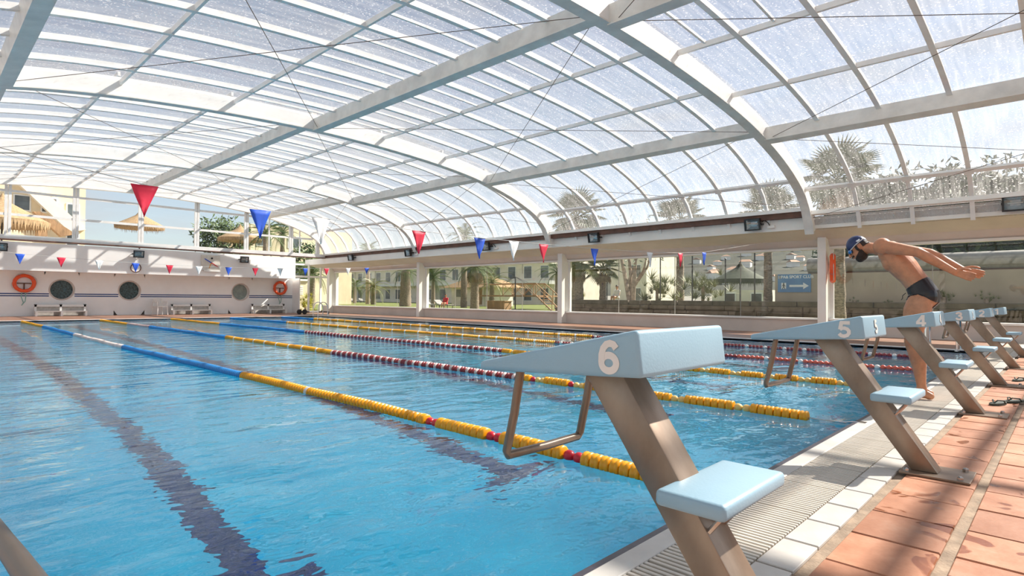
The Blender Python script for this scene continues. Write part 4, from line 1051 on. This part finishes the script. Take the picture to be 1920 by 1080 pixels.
p = at(1318,556,26.5); yucca(26.5, p.y, .83, .95, 'spiky yucca bush behind the middle of the stone wall')
p = at(1090,556,27); yucca(27.2, p.y+.5, .83, .5, 'low shrub above the stone wall beside the fan palm', 'l')
p = at(1770,566,24.1); yucca(24.1, p.y, .83, .35, 'dry straggly plant just behind the diver\'s hips', 'y', 14)
p = at(1850,572,24.1); yucca(24.1, p.y, .83, .30, 'dry straggly plant behind the farthest starting blocks', 'y', 12)
p = at(1605,556,24.2); yucca(24.0, p.y, .83, .18, 'small weed on top of the stone wall left of the diver', 'g', 8)
p = at(1668,556,24.2); yucca(24.0, p.y, .83, .18, 'small weed on top of the stone wall near the diver\'s belly', 'g', 8)
t = yucca(17.7, 35.4, 0, .7, 'yellow flowering bush behind the corner door', 'l', 30)
# stone wall built of long courses
sw = thing('stone_wall', 'low retaining wall of long rough stone courses on the lawn', 'wall', (23.2, 0, .1))
y0w, y1w = -9.0, 18.0
for r in range(4):
    y = y0w + random.uniform(-.5, 0)
    while y < y1w:
        l = random.uniform(.7, 1.9); o_ = random.uniform(-.05, .05)
        MB().box(-.12+o_, .3, y+.015, y+l-.015, r*.205+.006, (r+1)*.205-.006).build('stone', 'stone', sw, bevel=.02, seg=1); y += l
MB().box(.05, .3, y0w, y1w, 0, .82).build('core', 'stone', sw)
tw = MB().box(23.5, 30, -30, 18.0, -.3, .84).build('terrace', pbr('terrace_soil', (.30,.24,.15), .95, color2=(.14,.14,.06), scale=1.5), None); tag(tw, 'planted terrace bed behind the stone wall', 'terrace', kind='structure')
# beige wall with sign, hedge, pipe awning
p0 = at(1453,540,24.6); bwv = MB().box(24.6, 24.9, -16, p0.y, .5, 2.02).build('garden_wall', 'beige'); tag(bwv, 'plain beige garden wall carrying the blue sign', 'wall')
aw = thing('roof_pipe', 'wide grey rounded duct along the top of the garden wall', 'duct', (24.9, 0, 0))
MB().tube([(0,-16,2.35),(0,p0.y-1.2,2.35)], .30, 16).build('duct', 'grey', aw, smooth=True)
MB().box(-.34,-.30,-2.3,-.3,2.38,2.46).build('vent', 'black', aw)
MB().box(-.1,.1,-16,p0.y-1.2,2.0,2.1).build('cradle', 'brown', aw)
t = thing('hedge', 'tall dark green tree hedge behind the garden wall', 'hedge', (30, 0, .1))
hc = MB()
for k in range(60): hc.ball((rng.normal(0,.25), -16+k*.40, rng.uniform(4.2,5.6)), (.9,.7,1.1), 8, 6)
hc.box(-.5,.6,-17,8.3,0,5.6); hc.build('core', 'hedge', t, smooth='all')
lv = MB()
for k in range(9000):
    q = Vector((-.9+rng.normal(0,.35), rng.uniform(-17,8.6), rng.uniform(.3,6.5))); a_ = Vector(rng.normal(0,1,3)).normalized(); b2 = a_.orthogonal().normalized(); l = rng.uniform(.2,.5)
    lv.add([q, q+a_*l*.5+b2*.07, q+a_*l, q+a_*l*.5-b2*.07], [(0,1,2,3)])
tag(lv.build('leaves', 'leaf', t), kind='stuff')
t = thing('sign', 'blue arrow sign reading SPA & SPORT CLUB', 'sign', (24.57, (at(1459,537,24.6).y+at(1521,537,24.6).y)/2, 0))
ys0, ys1 = at(1459,537,24.57), at(1521,537,24.57); zs1, zs0 = at(1490,514,24.57).z, at(1490,548,24.57).z
hw = (ys0.y-ys1.y)/2; zc = (zs0+zs1)/2; hh = (zs1-zs0)/2
MB().box(-.01,.02,-hw,hw,zc-hh,zc+hh).build('board', 'sign', t)
RX = Matrix(((0,0,-1),(-1,0,0),(0,1,0))).to_euler()
tm = text_mesh('SPA& SPORT CLUB', hh*.44, 'sign_white', bold=.004, depth=.002); o = put('lettering', tm, t, (-.012, -.12*hw, zc+hh*.68)); o.rotation_euler = RX; o.scale = (.98,1,1)
MB().box(-.014,-.01,.80*hw,.95*hw,zc+hh*.52,zc+hh*.86).build('logo', 'sign_white', t)
MB().prism([(hw*.28,zc-hh*.42),(hw*.28,zc-hh*.18),(-hw*.55,zc-hh*.18),(-hw*.55,zc+hh*.06),(-hw*.88,zc-hh*.30),(-hw*.55,zc-hh*.66),(-hw*.55,zc-hh*.42)], 'x', -.014, -.01).build('arrow', 'sign_white', t)
MB().box(-.014,-.01,.48*hw,.78*hw,zc-hh*.62,zc+hh*.05).build('icon_square', 'sign_white', t)
wk = MB(); ky = .63*hw; kz = zc-hh*.29
wk.obox((-.016,ky,kz+.10),(1,0,0),(0,1,0),(0,0,1),.002,.022,.022).obox((-.016,ky,kz+.03),(1,0,0),(0,1,0),(0,0,1),.002,.022,.045)
for s_ in (-1,1): wk.obox((-.016,ky+s_*.025,kz-.07),(1,0,0),(0,math.cos(.4*s_),math.sin(.4*s_)),(0,-math.sin(.4*s_),math.cos(.4*s_)),.002,.012,.06).obox((-.016,ky+s_*.04,kz+.02),(1,0,0),(0,math.cos(.6*s_),math.sin(.6*s_)),(0,-math.sin(.6*s_),math.cos(.6*s_)),.002,.009,.045)
wk.build('walking_figure', 'black', t)
# parasols
def parasol(x, y, h, r, label, mat='thatch', z0=.1, closed=False):
    t = thing('parasol', label, 'parasol', (x, y, z0), 0, 'thatched parasols')
    MB().tube([(0,0,0),(0,0,h)], .045, 8).build('pole', 'black', t)
    if closed: return t
    n = 28; vs = []
    prof = [(.02,h+.52*r),(.06*r,h+.42*r),(.18*r,h+.27*r),(.5*r,h+.08*r),(r,h-.20*r),(r*.98,h-.34*r),(r*.85,h-.24*r),(.03,h+.0)]
    MB().lathe(prof, n).build('canopy', mat, t, smooth=True)
    fr = MB()
    for k in range(90):
        a = 2*math.pi*k/90; d = Vector((math.cos(a), math.sin(a), 0)); s_ = Vector((-d.y, d.x, 0))*.03*r; b_ = d*r*.99 + Vector((0,0,h-.24*r)); fr.add([b_-s_, b_+s_, d*r*(.97+.04*random.random()) + Vector((0,0,h-(.40+.12*random.random())*r))], [(0,1,2)])
    fr.build('fringe', mat, t)
    return t
def aty(px, py, Y):
    v = rot @ Vector((px-960, -(py-540), -F_PX)); v *= Y/v.y; return v + Vector((0,0,CAM_H))
p = aty(262,436,46); q = aty(216,436,46); parasol(p.x, 46, p.z+.75, (p.x-q.x)*1.05, 'big thatched parasol against blue sky behind the gable glass', z0=.02)
p = aty(4,400,44); parasol(p.x, 44, p.z, 2.2, 'thatched parasol in front of the cream stair building', z0=.02)
p = aty(450,440,50); parasol(p.x, 50, p.z, 1.7, 'thatched parasol beside the dense tree behind the gable', z0=.02)
p = at(1388,530,31); parasol(31, p.y, p.z+.35, 1.35, 'dark fringed parasol left of the tall palm trunk', 'hedge')
p = at(966,575,30); t = parasol(30, p.y, 2.4, 1.0, 'bare parasol pole with thin spokes on the lawn', closed=True)
for k in range(8):
    a = k*math.pi/4; MB().tube([(0,0,2.4),(.9*math.cos(a),.9*math.sin(a),2.0)], .012, 5).build('spoke', 'black', t)
# hotel, kiosk and stair seen through the windows
def building(name, label, x0, x1, y0, y1, z1, mat, wins, side='x', z0=0, trims=()):
    t = thing(name, label, 'building', (0, 0, 0))
    MB().box(x0, x1, y0, y1, z0, z1).build('wall', mat, t)
    for (a, b_, za, zb) in wins:
        if side == 'x': w = MB().box(x0-.06, x0+.1, a, b_, za, zb).build('window', 'frame_white', t); MB().box(x0-.08, x0-.05, a+.1, b_-.1, za+.1, zb-.1).build('pane', 'glassdark', w)
        else: w = MB().box(a, b_, y0-.06, y0+.1, za, zb).build('window', 'frame_white', t); MB().box(a+.1, b_-.1, y0-.08, y0-.05, za+.1, zb-.1).build('pane', 'glassdark', w)
    for bx in trims: MB().box(*bx).build('balcony', 'frame_white', t)
    return t
hy0 = at(1040,540,62).y; hy1 = at(600,540,62).y
wins = [(y, y+1.6, z, z+1.9) for y in np.arange(hy0+1, hy1-2, 3.2) for z in (.6, 3.8, 7.0)]
building('hotel', 'long pale hotel with balconies behind the palm garden', 62, 74, hy0, hy1+20, 9.5, 'pale', wins, 'x', 0, [(60.8,62,hy0,hy1+20,3.0,3.5),(60.8,62,hy0,hy1+20,6.2,6.7)])
hy2 = at(1212,540,70).y; hy3 = at(1145,540,70).y
building('villa', 'pale villa block behind the forked tree', 70, 80, hy2, hy3, 7.2, 'pale', [(y, y+1.8, z, z+1.8) for y in np.arange(hy2+.8, hy3-2, 3.4) for z in (.8, 4.0)])
hy4 = at(1445,545,48).y; hy5 = at(1335,545,48).y
building('bungalow', 'low cream bungalow behind the yucca bushes', 48, 54, hy4, hy5, 1.8, 'pale', [(y, y+1.0, .6, 1.6) for y in np.arange(hy4+.6, hy5-1, 2.2)])
ka = at(935,545,42).y; kb = at(838,545,42).y
t = thing('kiosk', 'small pool bar with wide thatched roof beyond the lawn', 'kiosk', (42, (ka+kb)/2, .1)); kw = (kb-ka)/2
MB().box(0,3,-kw*.8,kw*.8,0,2.1).build('wall', 'pale', t); MB().add([(-.6,-kw*1.1,2.0),(3.6,-kw*1.1,2.0),(3.6,kw*1.1,2.0),(-.6,kw*1.1,2.0),(1.5,-kw*.3,3.3),(1.5,kw*.3,3.3)], [(3,2,1,0),(0,1,4),(1,2,5,4),(2,3,5),(3,0,4,5)]).build('roof', 'thatch', t)
MB().box(-.05,.0,-kw*.4,0,.2,1.9).build('door', 'wood', t); MB().box(-.05,.0,kw*.2,kw*.6,1.0,1.8).build('hatch', 'glassdark', t)
ca, cb = at(946,562,29), at(913,562,29)
t = thing('wooden_crate', 'slatted wooden crate on the lawn by the tall palm', 'crate', (29, (ca.y+cb.y)/2, .1)); cw = (cb.y-ca.y)/2
for k in range(4): MB().box(-.03,.0,-cw,cw,k*.16+.01,k*.16+.15).build('plank', 'wood', t)
MB().box(0,.7,-cw,cw,0,.64).build('body', 'wood', t); MB().box(-.06,.75,-cw-.05,cw+.05,.64,.69).build('top', 'wood', t)
sa, sb = at(1035,560,31), at(968,545,31)
t = thing('deck_stair', 'wooden stair with crossed railings leading to a deck', 'stair', (31, sa.y, .1)); L = sb.y-sa.y
for k in range(6): MB().box(0,1.0,.15+k*.22,.40+k*.22,.12+k*.17-.03,.12+k*.17).build('tread', 'wood', t)
MB().box(0,3.0,1.5,L+4,1.0,1.1).build('deck', 'wood', t)
for x in (0., 1.0):
    MB().tube([(x,0,.9),(x,1.5,1.95),(x,L+4,1.95)], .04, 5).build('handrail', 'wood', t); MB().tube([(x,0,0),(x,1.5,1.1)], .05, 5).build('stringer', 'wood', t)
    for yy in (0,.75,1.5,2.6,3.7,4.8): MB().tube([(x,yy,max(0,min(1.0,yy*.7))),(x,yy,.9+min(1.05,yy*.7))], .03, 5).build('baluster', 'wood', t)
    for yy in (1.5,2.6,3.7): MB().tube([(x,yy,1.1),(x,yy+1.1,1.95)], .02, 5).tube([(x,yy,1.95),(x,yy+1.1,1.1)], .02, 5).build('cross_brace', 'wood', t)
def lounger(px, X, label, towel=None):
    p = at(px, 570, X); t = thing('sun_lounger', label, 'sun lounger', (X, p.y, .1), 0, 'sun loungers on the lawn')
    MB().box(-.3,.3,-.6,.6,.30,.36).build('bed', 'grey', t); MB().obox((0,.85,.50),(1,0,0),(0,.82,.57),(0,-.57,.82),.3,.33,.03).build('backrest', 'grey', t)
    for sy in (-.5,.5):
        for sx in (-.25,.25): MB().tube([(sx,sy,0),(sx,sy,.3)], .025, 5).build('leg', 'black', t)
    for sx in (-.32,.32): MB().tube([(sx,.55+.2*math.cos(a),.2+.2*math.sin(a)) for a in np.linspace(0,2*math.pi,12,endpoint=False)], .02, 5, closed=True).build('wheel', 'grey', t)
for px, X, lab in ((812,29,'grey wheeled lounger at the left edge of the third bay'),(836,29,'grey wheeled lounger with the person in red'),(648,50,'lounger in the far row nearest the corner'),(664,50,'middle lounger of the far row'),(682,50,'lounger of the far row nearest the stout palm')): lounger(px, X, lab)
def sitter(loc, top, label, rz=0):
    t = thing('person', label, 'person', loc, rz)
    mb = MB(); loft(mb, [(0,0,.02,.15,.11),(0,0,.2,.14,.10),(0,0,.4,.17,.11),(0,0,.52,.12,.08)], 14); cap_limb(mb,(0,0,.5),(0,-.01,.6),.05,.05); mb.ball((0,-.02,.70),(.075,.09,.11),12,10)
    for s_ in (-1,1):
        chain(mb, [(s_*.17,0,.46),(s_*.2,-.08,.2),(s_*.12,-.25,.12)], [.05,.04,.03], 8); chain(mb, [(s_*.09,0,.06),(s_*.1,-.42,.10),(s_*.1,-.50,-.28)], [.08,.055,.04], 8); cap_limb(mb,(s_*.1,-.48,-.30),(s_*.1,-.62,-.31),.035,.03,8)
        for k in range(5): cap_limb(mb,(s_*(.10+.01*k),-.25,.12),(s_*(.10+.01*k),-.33+.01*abs(k-2),.10),.009,.008,6)
    me = remeshed(mb, 'body', 'skin', .015, 3); put('body', me, t); put('top', shell(me, lambda p: .02 < p.z < .52 and abs(p.y) < .2 and abs(p.x) < .22, .012, 'top', top), t); put('hair', shell(me, lambda p: p.z > .72 or (p.z > .64 and p.y > .0), .015, 'hair', 'hair'), t)
p = at(836,556,29); sitter((29, p.y, .46), 'red', 'person in a red top sitting on a lounger', -1.2)
p = at(1157,562,29.5); sitter((29.5, p.y, 1.0), 'fwhite', 'person in a white shirt behind the stone wall', -1.6)
# fence poles
for i, (px, X, h) in enumerate(((1298,25.5,3.0),(1238,26,2.6),(1360,27,2.2),(1415,27,2.4),(1138,26,2.6))):
    p = at(px,560,X); t = thing('fence_post', 'thin dark fence post, %s' % ['between the two yucca bushes','just right of the forked tree','left of the dark parasol','right of the dark parasol','left of the forked tree'][i], 'post', (X, p.y, .1), 0, 'thin dark fence posts')
    MB().tube([(0,0,0),(0,0,h+.6)], .03, 6).build('post', 'black', t); MB().lathe([(.035,h+.6),(.045,h+.63),(.01,h+.68)], 8).build('finial', 'black', t)
# hillside with houses
hv = []; nx, ny = 14, 30
hp = at(1300,480,300)
for i in range(nx):
    for j in range(ny):
        X = 150+i*30; Yy = -160 + j*16; f = (i/(nx-1)); z = 2 + 66*f**1.1*(.88+.12*math.sin(j*.35+1)) + rng.uniform(-1.5,1.5)*f
        hv.append((X, Yy, z))
hm = MB().add(hv, [(i*ny+j, i*ny+j+1, (i+1)*ny+j+1, (i+1)*ny+j) for i in range(nx-1) for j in range(ny-1)]).build('hill', 'hill', None, smooth='all'); tag(hm, 'dark wooded hillside dotted with houses', 'hill', kind='structure')
hvn = np.array(hv).reshape(nx, ny, 3)
hw_ = MB().box(-4,4,-4,4,-3,4).mesh('wall','house_wall'); hr_ = MB().add([(-4.5,-4.5,4),(4.5,-4.5,4),(4.5,4.5,4),(-4.5,4.5,4),(0,-3,6),(0,3,6)], [(3,2,1,0),(0,1,4),(1,2,5,4),(2,3,5),(3,0,4,5)]).mesh('roof','hroof')
used = []
for k in range(110):
    fi = rng.uniform(1.2, nx-2.2); fj = ((150+fi*30)*rng.uniform(.28,.60)+160)/16; i, j = int(fi), int(fj); a, b_ = fi-i, fj-j
    q = hvn[i,j]*(1-a)*(1-b_)+hvn[i+1,j]*a*(1-b_)+hvn[i,j+1]*(1-a)*b_+hvn[i+1,j+1]*a*b_
    if any((q[0]-u[0])**2+(q[1]-u[1])**2 < 90 for u in used): continue
    used.append(q)
    t = thing('hillside_house', 'small pale house with tiled roof on the distant hillside', 'house', tuple(q), rng.uniform(0,3), 'houses on the distant hillside'); s_ = rng.uniform(.32,.6); t.scale = (s_,s_,s_)
    put('wall', hw_, t); put('roof', hr_, t)
# beyond the gable: cream building with stair, dense tree, arcade building
a = aty(8,400,60); b_ = aty(160,400,60)
t = building('stair_building', 'cream building with a stepped diagonal stair outside the gable', a.x-6, b_.x, 60, 75, 10.2, 'cream', [(a.x+.5,a.x+1.6,7.6,8.9),(a.x+2.2,a.x+3.3,7.6,8.9),(b_.x-1.3,b_.x-.4,7.4,8.6),(b_.x-1.3,b_.x-.4,5.0,6.2)], 'y')
def Q(px, py, Y=60.0): v = aty(px, py, Y); return (v.x, v.z)
MB().prism([Q(28,342), Q(62,342), Q(158,432), Q(128,436)], 'y', 59.3, 60).build('stair_flight', 'pale', t)
MB().prism([Q(60,398,58), Q(74,398,58), Q(140,440,58), Q(112,444,58)], 'y', 57.4, 58.2).build('ramp', 'wood', t)
for k in range(6):
    x_, z_ = Q(88+7*k, 374+7.5*k); MB().prism([(x_,z_),(x_+.28,z_),(x_+.28,z_+.30),(x_+.05,z_+.36)], 'y', 59.9, 59.98).build('stair_window', 'hroof', t)
MB().prism([Q(24,413,56), Q(60,413,56), Q(58,430,56), Q(38,432,56)], 'y', 55.2, 57).build('planter', 'cream', t)
MB().prism([Q(66,412,57), Q(86,420,57), Q(86,444,57), Q(66,444,57)], 'y', 56.2, 57.2).build('lean_to', 'wood', t)
a = aty(470,440,62); b_ = aty(602,440,62)
t = building('arcade_building', 'cream arcaded building at the right end of the gable', a.x, b_.x+4, 62, 72, 8.6, 'cream', [(x, x+1.6, 6.3, 7.6) for x in np.arange(a.x+.6, b_.x-1, 3.4)], 'y')
for x in np.arange(a.x+1.0, b_.x-1, 3.4):
    pts = [(x-.2,2.4),(x-.2,3.6)] + [(x+.9-1.1*math.cos(q), 3.6+1.1*math.sin(q)) for q in np.linspace(.1,math.pi-.1,9)] + [(x+2.0,3.6),(x+2.0,2.4)]
    MB().prism(pts, 'y', 61.9, 62.05).build('arch_opening', 'glassdark', t)
def leafy(x, y, z, rx, ry, rz_, n, label, mat='leaf', trunk=3.0):
    t = thing('leafy_tree', label, 'tree', (x, y, 0)); MB().tube([(0,0,0),(0,0,z)], .2, 8).build('trunk', 'bark', t); mb = MB()
    for k in range(n):
        d = Vector(rng.normal(0,1,3)).normalized(); q = Vector((d.x*rx, d.y*ry, d.z*rz_))*rng.uniform(.55,1)+Vector((0,0,z)); a_ = Vector(rng.normal(0,1,3)).normalized(); b2 = a_.orthogonal().normalized(); l = rng.uniform(.35,.8)
        mb.add([q, q+a_*l*.5+b2*.09, q+a_*l, q+a_*l*.5-b2*.09], [(0,1,2,3)])
    mb.build('crown', mat, t)
a = aty(420,440,54); leafy(a.x, 54, a.z-.3, 2.6, 1.6, 1.9, 1500, 'dense tree between parasol and arcade behind the gable')
a = aty(575,470,50); leafy(a.x, 50, a.z-1, 1.4, 1.4, 1.8, 600, 'dark tree at the right tip of the gable glazing')
a = aty(585,530,41); palm(a.x, 41, 2.6, 1, 'palm standing outside the corner door', 'p', 24, .22)
p_ = aty(568,545,36.5); t = thing('garden_hut', 'cream garden hut outside the corner door', 'hut', (p_.x, 36.5, 0)); MB().box(-.75,.30,0,1.2,0,2.0).build('wall', 'cream', t); MB().box(-.85,.4,-.1,1.3,2.0,2.12).build('roof', 'white', t); 
for k in range(5): MB().box(-.5,.0,-.02,.0,1.1+k*.12,1.18+k*.12).build('louvre', 'white', t)
for px, Y, s_ in ((498,47,1.1),(530,49,1.0)):
    a = aty(px,440,Y); palm(a.x, Y, a.z, 1, 'palm crown in front of the arcade, %s' % ('taller one' if px < 500 else 'smaller one'), 'p', 22, .2, z0=0, scale=s_)
